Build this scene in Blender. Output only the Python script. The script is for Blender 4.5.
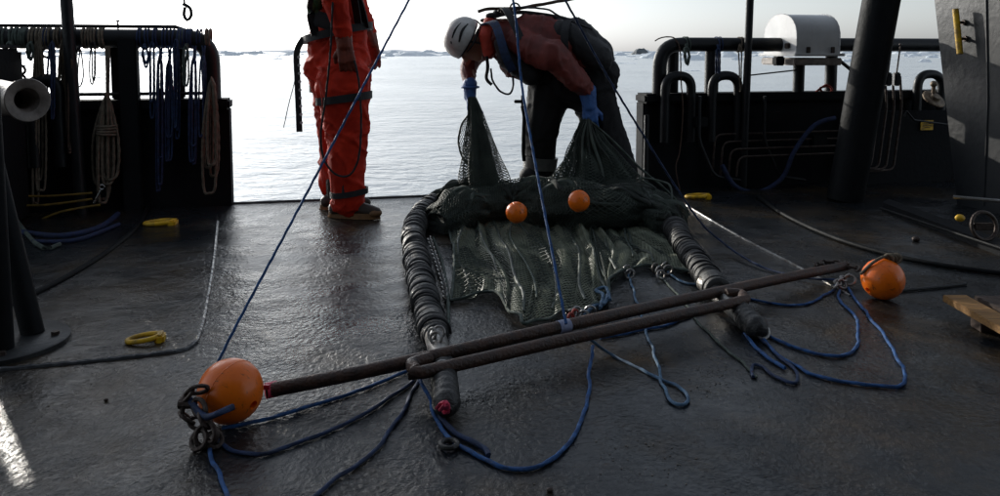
import bpy, bmesh, math, random
import numpy as np
from mathutils import Vector, Matrix, noise
R = math.radians
random.seed(7); np.random.seed(7)
SC = bpy.context.scene
COL = SC.collection
for o in list(bpy.data.objects): bpy.data.objects.remove(o)

# ------------------------------------------------------------------ camera
F, PX, PY, PITCH, H = 800.0, 500.0, 121.0, R(4.93), 1.0
cam = bpy.data.cameras.new('camera'); co = bpy.data.objects.new('camera', cam); COL.objects.link(co)
cam.sensor_width = 36; cam.lens = F/1000*36; cam.shift_y = -(248-PY)/1000
cam.clip_start = 0.05; cam.clip_end = 30000
co.location = (0, 0, H); co.rotation_euler = (R(90)-PITCH, 0, 0)
SC.camera = co
# ------------------------------------------------------------------ world, sun, exposure
AZ, EL = R(-39), R(15)
w = bpy.data.worlds.new('World'); SC.world = w; w.use_nodes = True
nt = w.node_tree; bg = nt.nodes['Background']
sky = nt.nodes.new('ShaderNodeTexSky'); sky.sky_type = 'NISHITA'; sky.sun_disc = False
sky.sun_elevation = EL; sky.sun_rotation = AZ; sky.air_density = 1.0; sky.dust_density = 1.5; sky.ozone_density = 1.0
hs = nt.nodes.new('ShaderNodeHueSaturation'); hs.inputs['Saturation'].default_value = 0.28
nt.links.new(sky.outputs[0], hs.inputs['Color']); tn = nt.nodes.new('ShaderNodeMix'); tn.data_type = 'RGBA'; tn.blend_type = 'MULTIPLY'; tn.inputs['Factor'].default_value = 1; tn.inputs['B'].default_value = (.93, 1.0, 1.10, 1)
nt.links.new(hs.outputs[0], tn.inputs['A']); nt.links.new(tn.outputs['Result'], bg.inputs['Color'])
bg.inputs['Strength'].default_value = 0.15
sl = bpy.data.lights.new('sun', 'SUN'); so = bpy.data.objects.new('sun', sl); COL.objects.link(so)
sl.energy = 2.6; sl.angle = R(0.5); sl.color = (1, 0.95, 0.86)
S = Vector((math.sin(AZ)*math.cos(EL), math.cos(AZ)*math.cos(EL), math.sin(EL)))
so.rotation_euler = S.to_track_quat('Z', 'Y').to_euler(); so.location = (-5, 8, 12)
SC.view_settings.view_transform = 'Standard'; SC.view_settings.look = 'None'
SC.view_settings.exposure = 0.1; SC.view_settings.gamma = 1
SC.render.resolution_x = 1024; SC.render.resolution_y = 508

# ------------------------------------------------------------------ points
CF = Vector((0, math.cos(PITCH), -math.sin(PITCH))); CU = Vector((0, math.sin(PITCH), math.cos(PITCH))); CX = Vector((1, 0, 0))
C0 = Vector((0, 0, H))
def ray(u, v): return CF*F + CX*(u-PX) - CU*(v-PY)
def G(u, v, z=0.0):
    d = ray(u, v); return C0 + d*((z-H)/d.z)
def D(u, v, y):
    d = ray(u, v); return C0 + d*(y/d.y)
E0 = G(229, 204); E1 = G(640, 188)
T = (E1-E0).normalized()                       # along the stern edge, to starboard
N = Vector((T.y, -T.x, 0))                     # inboard, towards the camera
ZV = Vector((0, 0, 1))
def W(u, v, off=0.0):
    """point on the vertical plane through the stern edge, moved inboard by off"""
    d = ray(u, v); p0 = E0 + N*off; return C0 + d*((p0-C0).dot(N)/d.dot(N))
def B(u, z, off=0.0):
    """point of that plane in picture column u at height z"""
    a = W(u, 100, off); return Vector((a.x, a.y, z))

# ------------------------------------------------------------------ mesh helpers
class MB:
    def __init__(s): s.v = []; s.f = []; s.m = []
    def add(s, vs, fs, m=0):
        n = len(s.v); s.v += [tuple(q) for q in vs]; s.f += [tuple(i+n for i in f) for f in fs]; s.m += [m]*len(fs); return s
    def box(s, c, size, M=None, bev=0.0, m=0):
        bm = bmesh.new(); bmesh.ops.create_cube(bm, size=1)
        for q in bm.verts: q.co = Vector((q.co.x*size[0], q.co.y*size[1], q.co.z*size[2]))
        if bev: bmesh.ops.bevel(bm, geom=bm.edges[:], offset=bev, segments=2, affect='EDGES')
        M = M or Matrix.Identity(3)
        vs = [M @ q.co + Vector(c) for q in bm.verts]; fs = [[q.index for q in f.verts] for f in bm.faces]
        bm.free(); return s.add(vs, fs, m)
    def prism(s, poly, vec, m=0):
        """polygon (list of points) pushed along vec"""
        n = len(poly); vs = [Vector(q) for q in poly] + [Vector(q)+vec for q in poly]
        fs = [tuple(range(n-1, -1, -1)), tuple(range(n, 2*n))] + [(i, (i+1) % n, n+(i+1) % n, n+i) for i in range(n)]
        return s.add(vs, fs, m)
    def tube(s, pts, r, n=10, closed=False, lobes=0, twist=0, amp=.2, m=0, flat=None):
        pts = [Vector(q) for q in pts]; k = len(pts)
        rr = r if isinstance(r, (list, tuple)) else [r]*k
        tg = []
        for i in range(k):
            a = pts[(i-1) % k] if (closed or i > 0) else pts[0]; b = pts[(i+1) % k] if (closed or i < k-1) else pts[-1]
            t = b-a; tg.append(t.normalized() if t.length > 1e-9 else Vector((0, 0, 1)))
        up = Vector((0, 0, 1)) if abs(tg[0].z) < .9 else Vector((1, 0, 0))
        x = tg[0].cross(up).normalized(); vs = []; L = 0
        for i in range(k):
            if i: L += (pts[i]-pts[i-1]).length
            x = x - tg[i]*x.dot(tg[i])
            x = x.normalized() if x.length > 1e-6 else tg[i].orthogonal().normalized()
            y = tg[i].cross(x)
            for j in range(n):
                th = 2*math.pi*j/n
                q = rr[i]*(1+amp*math.cos(lobes*th-twist*L)) if lobes else rr[i]
                fx, fy = flat if flat else (1, 1)
                vs.append(pts[i] + x*(math.cos(th)*q*fx) + y*(math.sin(th)*q*fy))
        fs = []
        for i in range(k if closed else k-1):
            a, b = i*n, ((i+1) % k)*n
            for j in range(n): fs.append((a+j, a+(j+1) % n, b+(j+1) % n, b+j))
        if not closed: fs += [tuple(range(n-1, -1, -1)), tuple(range((k-1)*n, k*n))]
        return s.add(vs, fs, m)
    def lathe(s, c, axis, prof, n=24, m=0, close=True):
        """prof: list of (distance along axis, radius)"""
        a = Vector(axis).normalized(); x = a.orthogonal().normalized(); y = a.cross(x); vs = []
        for d, r in prof:
            for j in range(n):
                th = 2*math.pi*j/n; vs.append(Vector(c)+a*d+x*(math.cos(th)*r)+y*(math.sin(th)*r))
        k = len(prof); fs = []
        for i in range(k-1):
            for j in range(n): fs.append((i*n+j, i*n+(j+1) % n, (i+1)*n+(j+1) % n, (i+1)*n+j))
        if close: fs += [tuple(range(n-1, -1, -1)), tuple(range((k-1)*n, k*n))]
        return s.add(vs, fs, m)
    def torus(s, c, axis, Rr, r, n=28, k=8, sx=1.0, xdir=None, m=0):
        a = Vector(axis).normalized(); x = Vector(xdir).normalized() if xdir else a.orthogonal().normalized(); y = a.cross(x)
        pts = [Vector(c)+x*(math.cos(2*math.pi*i/n)*Rr*sx)+y*(math.sin(2*math.pi*i/n)*Rr) for i in range(n)]
        return s.tube(pts, r, k, closed=True, m=m)
    def ball(s, c, r, n=2, sc=(1, 1, 1), M=None, m=0):
        bm = bmesh.new(); bmesh.ops.create_icosphere(bm, subdivisions=n, radius=1)
        M = M or Matrix.Identity(3)
        vs = [M @ Vector((q.co.x*r*sc[0], q.co.y*r*sc[1], q.co.z*r*sc[2])) + Vector(c) for q in bm.verts]
        fs = [[q.index for q in f.verts] for f in bm.faces]; bm.free(); return s.add(vs, fs, m)
    def build(s, name, mats, parent=None, smooth=True, ang=40):
        me = bpy.data.meshes.new(name); off = wloc(parent)
        me.from_pydata([(q[0]-off.x, q[1]-off.y, q[2]-off.z) for q in s.v], [], s.f)
        mats = mats if isinstance(mats, (list, tuple)) else [mats]
        for q in mats: me.materials.append(q)
        if len(mats) > 1: me.polygons.foreach_set('material_index', s.m)
        return link(name, me, parent, smooth, ang)
def wloc(p):
    v = Vector((0, 0, 0))
    while p: v += p.location; p = p.parent
    return v
def link(name, me, parent=None, smooth=True, ang=40):
    me.update()
    if smooth:
        me.polygons.foreach_set('use_smooth', [True]*len(me.polygons))
        try: me.set_sharp_from_angle(angle=R(ang))
        except Exception: pass
    o = bpy.data.objects.new(name, me); COL.objects.link(o); o.parent = parent
    return o
def tag(o, label=None, cat=None, group=None, kind=None):
    if label: o['label'] = label
    if cat: o['category'] = cat
    if group: o['group'] = group
    if kind: o['kind'] = kind
    return o
def thing(name, loc, label, cat, group=None):
    o = bpy.data.objects.new(name, None); COL.objects.link(o); o.location = loc; o.empty_display_size = .1
    return tag(o, label, cat, group)
def spline(pts, step=.02, closed=False):
    pts = [Vector(q) for q in pts]; out = []; n = len(pts)
    g = (lambda i: pts[i % n]) if closed else (lambda i: pts[max(0, min(n-1, i))])
    for i in range(n if closed else n-1):
        a, b, c, d = g(i-1), g(i), g(i+1), g(i+2)
        k = max(2, int((c-b).length/step))
        for j in range(k):
            t = j/k
            out.append(.5*((2*b)+(c-a)*t+(2*a-5*b+4*c-d)*t*t+(3*b-a-3*c+d)*t*t*t))
    if not closed: out.append(pts[-1])
    return out
def fillet(pts, r, seg=6):
    """polyline with rounded corners"""
    pts = [Vector(q) for q in pts]; out = [pts[0]]
    for i in range(1, len(pts)-1):
        a, b, c = pts[i-1], pts[i], pts[i+1]
        d1 = (a-b).normalized(); d2 = (c-b).normalized(); q = min(r, (a-b).length*.49, (c-b).length*.49)
        p, e = b+d1*q, b+d2*q
        for k in range(seg+1):
            t = k/seg; out.append(p*(1-t)**2 + b*2*t*(1-t) + e*t*t)
    return out+[pts[-1]]

# ------------------------------------------------------------------ materials
def mat(name, c1, c2=None, rough=.6, rough2=None, metal=0.0, scale=8.0, bump=0.0, bscale=60.0, contrast=(.35, .65), spec=.5, detail=5.0, stretch=None, coat=0.0, sheen=0.0):
    m = bpy.data.materials.new(name); m.use_nodes = True; t = m.node_tree; p = t.nodes['Principled BSDF']
    L = t.links.new
    tc = t.nodes.new('ShaderNodeTexCoord'); src = tc.outputs['Object']
    if stretch:
        mp = t.nodes.new('ShaderNodeMapping'); mp.inputs['Scale'].default_value = stretch; L(src, mp.inputs['Vector']); src = mp.outputs[0]
    n = t.nodes.new('ShaderNodeTexNoise'); n.inputs['Scale'].default_value = scale; n.inputs['Detail'].default_value = detail; n.inputs['Roughness'].default_value = .62
    L(src, n.inputs['Vector'])
    r = t.nodes.new('ShaderNodeValToRGB'); r.color_ramp.elements[0].position = contrast[0]; r.color_ramp.elements[1].position = contrast[1]
    c2 = c2 or tuple(q*.6 for q in c1)
    r.color_ramp.elements[0].color = (*c2, 1); r.color_ramp.elements[1].color = (*c1, 1)
    L(n.outputs['Fac'], r.inputs['Fac']); L(r.outputs['Color'], p.inputs['Base Color'])
    if rough2 is not None:
        mr = t.nodes.new('ShaderNodeMapRange'); mr.inputs['From Min'].default_value = contrast[0]; mr.inputs['From Max'].default_value = contrast[1]
        mr.inputs['To Min'].default_value = rough2; mr.inputs['To Max'].default_value = rough
        L(n.outputs['Fac'], mr.inputs['Value']); L(mr.outputs[0], p.inputs['Roughness'])
    else: p.inputs['Roughness'].default_value = rough
    p.inputs['Metallic'].default_value = metal; p.inputs['Specular IOR Level'].default_value = spec
    p.inputs['Coat Weight'].default_value = coat; p.inputs['Sheen Weight'].default_value = sheen
    if bump:
        b = t.nodes.new('ShaderNodeTexNoise'); b.inputs['Scale'].default_value = bscale; b.inputs['Detail'].default_value = 4
        L(src, b.inputs['Vector'])
        bn = t.nodes.new('ShaderNodeBump'); bn.inputs['Strength'].default_value = bump; bn.inputs['Distance'].default_value = .01
        L(b.outputs['Fac'], bn.inputs['Height']); L(bn.outputs[0], p.inputs['Normal'])
    return m
M = {}
M['paint'] = mat('black_paint', (.009, .010, .012), (.005, .006, .007), rough=.8, rough2=.7, scale=5, bump=.25, bscale=35, spec=.15)
M['pipe'] = mat('dark_pipe_paint', (.012, .014, .016), (.006, .007, .008), rough=.5, rough2=.4, scale=9, bump=.2, bscale=60, spec=.3)
M['strut'] = mat('black_strut_paint', (.008, .009, .010), (.005, .006, .007), rough=.65, rough2=.55, scale=9, bump=.25, bscale=40, spec=.12)
M['foot'] = mat('dark_foot_paint', (.02, .022, .022), (.01, .011, .012), rough=.45, scale=9, bump=.3, bscale=40)
M['panel'] = mat('grey_green_paint', (.020, .023, .026), (.012, .014, .017), rough=.42, rough2=.55, scale=4, bump=.25, bscale=22)
M['orange'] = mat('orange_plastic', (.95, .19, .006), (.78, .13, .005), rough=.3, rough2=.42, scale=7, contrast=(.3, .6), bump=.06, bscale=90)
def scuff(m, c, th=.66):
    t = m.node_tree; p = t.nodes['Principled BSDF']; L = t.links.new; l = p.inputs['Base Color'].links[0].from_socket
    tc = t.nodes.new('ShaderNodeTexCoord'); mp = t.nodes.new('ShaderNodeMapping'); mp.inputs['Scale'].default_value = (9, 30, 16); L(tc.outputs['Object'], mp.inputs['Vector'])
    n = t.nodes.new('ShaderNodeTexNoise'); n.inputs['Scale'].default_value = 2.2; n.inputs['Detail'].default_value = 8; n.inputs['Roughness'].default_value = .75; L(mp.outputs[0], n.inputs['Vector'])
    rr = t.nodes.new('ShaderNodeMapRange'); rr.inputs['From Min'].default_value = th-.03; rr.inputs['From Max'].default_value = th+.05; rr.inputs['To Max'].default_value = .8; L(n.outputs['Fac'], rr.inputs['Value'])
    x = t.nodes.new('ShaderNodeMix'); x.data_type = 'RGBA'; L(rr.outputs[0], x.inputs['Factor']); L(l, x.inputs['A']); x.inputs['B'].default_value = (*c, 1); L(x.outputs['Result'], p.inputs['Base Color'])
scuff(M['orange'], (.16, .06, .02), .60)
M['yellow'] = mat('yellow_paint', (.74, .44, .01), (.34, .20, .02), rough=.5, scale=22, contrast=(.38, .55), bump=.2)
M['dullyellow'] = mat('dull_yellow_rubber', (.26, .16, .02), (.12, .075, .012), rough=.6, scale=22)
M['rust'] = mat('rusty_steel', (.075, .038, .024), (.03, .018, .014), rough=.55, rough2=.38, metal=.15, scale=26, contrast=(.35, .6), bump=.5, bscale=120)
M['steel'] = mat('worn_steel', (.36, .36, .35), (.16, .14, .12), rough=.32, rough2=.5, metal=.85, scale=18, bump=.3, bscale=90)
M['shackle'] = mat('dull_steel', (.08, .065, .055), (.035, .02, .016), rough=.45, metal=.6, scale=40, bump=.4, bscale=150)
M['chrome'] = mat('bright_steel', (.6, .6, .58), (.35, .34, .32), rough=.25, metal=.9, scale=30)
M['rubber'] = mat('wet_rubber', (.026, .026, .024), (.012, .012, .012), rough=.34, rough2=.55, scale=20, bump=.4, bscale=140)
M['blue'] = mat('blue_rope', (.012, .105, .33), (.006, .04, .13), rough=.7, scale=40, bump=.5, bscale=300)
M['ltblue'] = mat('faded_blue_rope', (.10, .20, .32), (.03, .07, .13), rough=.7, scale=30, bump=.5, bscale=300)
M['navy'] = mat('navy_rope', (.014, .04, .12), (.007, .018, .05), rough=.7, scale=30, bump=.5, bscale=300)
M['navy2'] = mat('deep_blue_rope', (.012, .03, .10), (.006, .012, .04), rough=.7, scale=30, bump=.5, bscale=300)
M['beige'] = mat('pale_rope', (.20, .165, .12), (.10, .08, .055), rough=.85, scale=30, bump=.5, bscale=300)
M['green'] = mat('grey_green_rope', (.10, .13, .11), (.045, .06, .05), rough=.8, scale=30, bump=.5, bscale=300)
M['brown'] = mat('brown_rope', (.10, .06, .04), (.05, .03, .02), rough=.8, scale=30, bump=.4, bscale=300)
M['black'] = mat('black_webbing', (.014, .014, .016), (.008, .008, .009), rough=.65, scale=30, bump=.3, bscale=400)
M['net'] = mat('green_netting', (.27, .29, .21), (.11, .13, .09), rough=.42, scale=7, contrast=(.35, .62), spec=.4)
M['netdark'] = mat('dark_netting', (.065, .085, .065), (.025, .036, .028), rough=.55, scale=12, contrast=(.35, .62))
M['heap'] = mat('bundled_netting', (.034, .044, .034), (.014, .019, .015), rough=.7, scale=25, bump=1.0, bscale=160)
M['pink'] = mat('pink_tape', (.75, .05, .12), (.5, .03, .08), rough=.5, scale=30)
M['lilac'] = mat('pale_blue_tape', (.32, .36, .52), (.2, .22, .34), rough=.5, scale=30)
M['suit'] = mat('red_suit_fabric', (.66, .030, .007), (.44, .018, .005), rough=.72, scale=9, bump=.35, bscale=260, spec=.25)
M['jacket'] = mat('red_brown_fabric', (.22, .036, .026), (.12, .02, .015), rough=.6, scale=10, bump=.35, bscale=240)
M['hood'] = mat('bright_orange_fabric', (.62, .06, .03), (.45, .045, .025), rough=.7, scale=12, bump=.3, bscale=200)
M['trouser'] = mat('black_oilskin', (.011, .011, .012), (.007, .007, .008), rough=.75, scale=10, spec=.3, bump=.3, bscale=120)
M['glove'] = mat('brown_rubber_glove', (.24, .045, .02), (.14, .028, .014), rough=.55, scale=20, bump=.3, bscale=200)
M['blueglove'] = mat('blue_rubber_glove', (.06, .17, .46), (.035, .10, .30), rough=.5, scale=20, bump=.3, bscale=200)
M['boot'] = mat('dark_brown_boot', (.055, .032, .02), (.03, .018, .012), rough=.5, scale=18, bump=.3, bscale=150)
M['sole'] = mat('tan_boot_rubber', (.30, .15, .055), (.17, .085, .035), rough=.6, scale=18, bump=.2, bscale=150)
M['skin'] = mat('skin', (.45, .25, .17), (.40, .21, .14), rough=.5, scale=12)
M['hair'] = mat('dark_hair', (.03, .02, .014), (.02, .013, .01), rough=.6, scale=60)
M['white'] = mat('white_plastic', (.62, .62, .61), (.48, .48, .47), rough=.35, scale=6, contrast=(.3, .7), bump=.05)
M['helmet'] = mat('helmet_white', (.66, .65, .62), (.42, .40, .37), rough=.42, scale=14, contrast=(.3, .6), bump=.08)
M['drum'] = mat('drum_beige_paint', (.26, .22, .19), (.12, .10, .085), rough=.5, metal=.1, scale=14, bump=.3)
M['greenfab'] = mat('green_vest', (.04, .10, .025), (.02, .05, .014), rough=.7, scale=20, bump=.3)
M['wood'] = mat('pallet_wood', (.33, .17, .045), (.16, .08, .024), rough=.75, scale=10, stretch=(1, 8, 8), bump=.5, bscale=30)
M['wooddark'] = mat('dark_pallet_wood', (.05, .028, .018), (.03, .017, .012), rough=.8, scale=10, bump=.5, bscale=40)
M['ice'] = mat('iceberg_ice', (.90, .92, .94), (.74, .82, .87), rough=.6, scale=.3, bump=.5, bscale=.8)
M['dirtyice'] = mat('dirty_grey_ice', (.16, .18, .19), (.10, .11, .12), rough=.7, scale=.3)
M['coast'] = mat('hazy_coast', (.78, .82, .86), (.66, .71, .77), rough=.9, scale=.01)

def deck_material():
    m = bpy.data.materials.new('wet_deck_paint'); m.use_nodes = True; t = m.node_tree; p = t.nodes['Principled BSDF']; L = t.links.new
    tc = t.nodes.new('ShaderNodeTexCoord'); src = tc.outputs['Object']
    def ns(scale, detail=5, rough=.6, dist=0.0, vec=None):
        n = t.nodes.new('ShaderNodeTexNoise'); n.inputs['Scale'].default_value = scale; n.inputs['Detail'].default_value = detail
        n.inputs['Roughness'].default_value = rough; n.inputs['Distortion'].default_value = dist; L(vec or src, n.inputs['Vector']); return n.outputs['Fac']
    def ramp(f, a, b, ca, cb):
        r = t.nodes.new('ShaderNodeValToRGB'); r.color_ramp.elements[0].position = a; r.color_ramp.elements[1].position = b
        r.color_ramp.elements[0].color = (*ca, 1); r.color_ramp.elements[1].color = (*cb, 1); L(f, r.inputs['Fac']); return r.outputs['Color']
    def mix(f, a, b):
        x = t.nodes.new('ShaderNodeMix'); x.data_type = 'RGBA'; L(f, x.inputs['Factor']); L(a, x.inputs['A']); L(b, x.inputs['B']); return x.outputs['Result']
    base = ramp(ns(3.0, 8, .7), .35, .68, (.008, .010, .0125), (.018, .021, .024))
    brown = ramp(ns(9, 6), .3, .7, (.026, .017, .008), (.066, .042, .018))
    dirtf = ramp(ns(1.1, 8, .72), .47, .62, (0, 0, 0), (.8, .8, .8))
    c = mix(dirtf, base, brown)
    rustf = ramp(ns(26, 6, .7), .66, .72, (0, 0, 0), (.8, .8, .8))
    rc = ramp(ns(60), .3, .7, (.06, .02, .008), (.16, .055, .02))
    c = mix(rustf, c, rc)
    saltf = ramp(ns(11, 8, .8, 1.0), .64, .74, (0, 0, 0), (.3, .3, .3))
    c = mix(saltf, c, ramp(ns(80), .3, .7, (.09, .095, .10), (.14, .145, .15)))
    L(c, p.inputs['Base Color'])
    wet = ramp(ns(1.6, 6, .7, .6), .36, .64, (.16, .16, .16), (.36, .36, .36))
    L(wet, p.inputs['Roughness']); p.inputs['Specular IOR Level'].default_value = .34
    # wrinkled, rolled on non-slip paint
    mp = t.nodes.new('ShaderNodeMapping'); mp.inputs['Scale'].default_value = (1.0, .8, 1); L(src, mp.inputs['Vector'])
    a = ns(58, 4, .6, .5, mp.outputs[0]); b = ns(130, 3, .6); c3 = ns(5, 3, .5)
    vo = t.nodes.new('ShaderNodeTexVoronoi'); vo.inputs['Scale'].default_value = 75; vo.feature = 'SMOOTH_F1'; L(mp.outputs[0], vo.inputs['Vector'])
    def madd(x, k, y):
        q = t.nodes.new('ShaderNodeMath'); q.operation = 'MULTIPLY_ADD'; L(x, q.inputs[0]); q.inputs[1].default_value = k
        if y is None: q.inputs[2].default_value = 0
        else: L(y, q.inputs[2])
        return q.outputs[0]
    h = madd(a, 1.0, madd(b, .35, madd(c3, 4.5, madd(vo.outputs['Distance'], -.45, None))))
    bn = t.nodes.new('ShaderNodeBump'); bn.inputs['Distance'].default_value = .0062
    sr = t.nodes.new('ShaderNodeMapRange'); sr.inputs['From Min'].default_value = .36; sr.inputs['From Max'].default_value = .6; sr.inputs['To Min'].default_value = .28; sr.inputs['To Max'].default_value = .95
    L(ns(2.2, 6, .7, .4), sr.inputs['Value']); L(sr.outputs[0], bn.inputs['Strength'])
    L(h, bn.inputs['Height']); L(bn.outputs[0], p.inputs['Normal'])
    return m
M['deck'] = deck_material()
def sea_material():
    m = bpy.data.materials.new('sea_water'); m.use_nodes = True; t = m.node_tree; p = t.nodes['Principled BSDF']; L = t.links.new
    tc = t.nodes.new('ShaderNodeTexCoord')
    p.inputs['Base Color'].default_value = (.50, .53, .54, 1); p.inputs['Roughness'].default_value = .2; p.inputs['IOR'].default_value = 1.34
    hs = None
    for sc, k in ((.35, .8), (1.1, .5), (3.2, .26), (9, .10)):
        mp = t.nodes.new('ShaderNodeMapping'); mp.inputs['Scale'].default_value = (.8, 1.15, 1); mp.inputs['Rotation'].default_value = (0, 0, R(25+31*sc)); L(tc.outputs['Object'], mp.inputs['Vector'])
        n = t.nodes.new('ShaderNodeTexNoise'); n.inputs['Scale'].default_value = sc; n.inputs['Detail'].default_value = 3; n.inputs['Distortion'].default_value = .6; L(mp.outputs[0], n.inputs['Vector'])
        q = t.nodes.new('ShaderNodeMath'); q.operation = 'MULTIPLY_ADD'; L(n.outputs['Fac'], q.inputs[0]); q.inputs[1].default_value = k
        if hs: L(hs, q.inputs[2])
        else: q.inputs[2].default_value = 0
        hs = q.outputs[0]
    wn = t.nodes.new('ShaderNodeTexNoise'); wn.inputs['Scale'].default_value = .045; wn.inputs['Detail'].default_value = 5; L(tc.outputs['Object'], wn.inputs['Vector'])
    wr = t.nodes.new('ShaderNodeMapRange'); wr.inputs['From Min'].default_value = .35; wr.inputs['From Max'].default_value = .65; wr.inputs['To Min'].default_value = .45; wr.inputs['To Max'].default_value = 1.25; L(wn.outputs['Fac'], wr.inputs['Value'])
    wm = t.nodes.new('ShaderNodeMath'); wm.operation = 'MULTIPLY'; L(hs, wm.inputs[0]); L(wr.outputs[0], wm.inputs[1]); hs = wm.outputs[0]
    bn = t.nodes.new('ShaderNodeBump'); bn.inputs['Strength'].default_value = 1; bn.inputs['Distance'].default_value = .27
    L(hs, bn.inputs['Height']); L(bn.outputs[0], p.inputs['Normal'])
    return m
M['sea'] = sea_material()

def ringp(par, c, ax, Rr, r, m='shackle', name='ring', sx=1.0):
    b = MB(); b.torus(c, ax, Rr, r, 20, 7, sx=sx); return b.build(name, M[m], par)
# ------------------------------------------------------------------ sea, coast, ice
SEA = -2.0
b = MB(); 
ys = [-200, 4, 30, 200, 2000, 14000]; xs = [-14000, -2000, -100, 100, 2000, 14000]
vs = [(x, y, SEA) for y in ys for x in xs]; nx = len(xs)
b.add(vs, [(j*nx+i, j*nx+i+1, (j+1)*nx+i+1, (j+1)*nx+i) for j in range(len(ys)-1) for i in range(nx-1)])
tag(b.build('sea', M['sea'], smooth=False), 'pale rippled sea with drifting ice beyond the stern', kind='structure')
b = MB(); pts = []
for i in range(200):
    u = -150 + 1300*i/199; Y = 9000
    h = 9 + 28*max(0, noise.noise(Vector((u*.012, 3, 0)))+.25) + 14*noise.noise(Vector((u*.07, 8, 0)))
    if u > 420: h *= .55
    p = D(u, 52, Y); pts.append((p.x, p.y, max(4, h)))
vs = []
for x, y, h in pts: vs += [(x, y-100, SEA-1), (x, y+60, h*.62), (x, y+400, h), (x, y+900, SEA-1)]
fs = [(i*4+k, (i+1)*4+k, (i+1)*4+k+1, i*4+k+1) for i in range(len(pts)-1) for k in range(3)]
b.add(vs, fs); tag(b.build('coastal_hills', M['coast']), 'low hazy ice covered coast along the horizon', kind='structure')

def berg(c, wd, hg, dp, seed, peaks=2):
    mb = MB(); n = 14; k = 6; vs = []
    for j in range(k+1):
        t = j/k
        for i in range(n):
            th = 2*math.pi*i/n; q = 1-.55*t**1.5+.28*noise.noise(Vector((math.cos(th)*1.5+seed, math.sin(th)*1.5, t*1.5)))
            z = hg*t*(1+.45*noise.noise(Vector((math.cos(th)*peaks+seed*3.1, math.sin(th)*peaks, 4))))
            vs.append((c[0]+math.cos(th)*wd/2*q, c[1]+math.sin(th)*dp/2*q, SEA-.3+z))
    fs = [(j*n+i, j*n+(i+1) % n, (j+1)*n+(i+1) % n, (j+1)*n+i) for j in range(k) for i in range(n)]+[tuple(range(k*n, k*n+n))]
    return mb.add(vs, fs)
# (u, v of waterline, width px, height px, mat, label)
BG = [(655, 58, 34, 9, 'ice', 'low pale iceberg drifting just left of the bent starboard rail end'),
      (641, 54.5, 22, 8, 'dirtyice', 'small dark grey ice hummock on the horizon left of the starboard rail'),
      (604, 58, 30, 5, 'ice', 'flat white floe right behind the bending man'),
      (625, 63.5, 46, 2, 'ice', 'long thin floe low on the water beside the bending man'),
      (692, 60, 40, 8, 'ice', 'pale blue iceberg seen under the starboard rail between its first two posts'),
      (728, 57, 26, 8, 'ice', 'iceberg seen under the starboard rail just left of the tall thin mast'),
      (692, 71, 34, 3.5, 'ice', 'low floe near the hoop pipes under the starboard rail'),
      (978, 60, 3, 2, 'ice', 'tiny speck of ice beside the steel leg'),
      (925, 62, 18, 5, 'ice', 'small bright iceberg just left of the grey starboard frame leg'),
      (905, 54, 30, 4, 'ice', 'faint iceberg on the horizon above the hooped pipe'),
      (283, 64.5, 14, 1.6, 'dirtyice', 'dark sliver of ice on the bright water left of the man in red'),
      (455, 66, 10, 1.6, 'dirtyice', 'dark sliver of ice on the bright water left of the helmet'),
      (18, 66, 30, 4, 'dirtyice', 'grey ice chunk seen beneath the port rail at far left'),
      (98, 78, 26, 4, 'dirtyice', 'grey ice chunk seen beneath the port rail beside the thick post'),
      (204, 64, 12, 3, 'dirtyice', 'small grey ice chunk just inside the bent end of the port rail'),
      (415, 56, 60, 4.5, 'ice', 'long low iceberg on the horizon between the two men')]
for i, (u, v, wp, hp, mt, lb) in enumerate(BG):
    p = G(u, v, SEA); k = p.y/F
    o = berg(p, wp*k*.85, hp*k*.72, wp*k*.6, i*7.3).build('iceberg', M[mt], smooth=False); tag(o, lb, 'iceberg', 'ice drifting on the sea')
mb = MB()
for i in range(420):
    u = random.uniform(-60, 1060); v = 52.6+abs(random.gauss(0, 1))*(2.6 if u < 560 else 4.5); p = G(u, v, SEA); k = p.y/F
    wp = random.uniform(4, 22); hp = random.uniform(.5, 1.6)+(1.8 if random.random() < .25 else 0)
    q = berg(p, wp*k, hp*k, wp*k*.6, i*3.3); mb.add(q.v, q.f)
tag(mb.build('drift_ice', M['ice'], smooth=False), 'scattered drift ice out to the horizon', kind='stuff')

# ------------------------------------------------------------------ deck
A = E0 - T*9; Bq = E1 + T*9
b = MB(); nn = 60
vs = []; 
for i in range(2):
    q = [A, Bq][i]
    vs += [q, q+N*14]
b.add([v+Vector((0, 0, 0)) for v in vs]+[v-Vector((0, 0, .05)) for v in vs]+[], [(0, 1, 3, 2), (4, 6, 7, 5), (0, 2, 6, 4)])
tag(b.build('deck', M['deck'], smooth=False), 'wet grey steel work deck with wrinkled non-slip paint', kind='structure')
# rounded stern edge bar and hull below
b = MB(); b.tube([A-ZV*.006, Bq-ZV*.006], .018, 8); 
tag(b.build('stern_edge', M['pipe']), 'thin rounded steel edge at the stern', kind='structure')
b = MB(); b.prism([A-ZV*.03+N*.02, A-ZV*3.2+N*.4, A-ZV*3.2+N*12, A-ZV*.06+N*12], Bq-A)
tag(b.build('hull', M['paint'], smooth=False), 'black hull under the deck', kind='structure')
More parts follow.
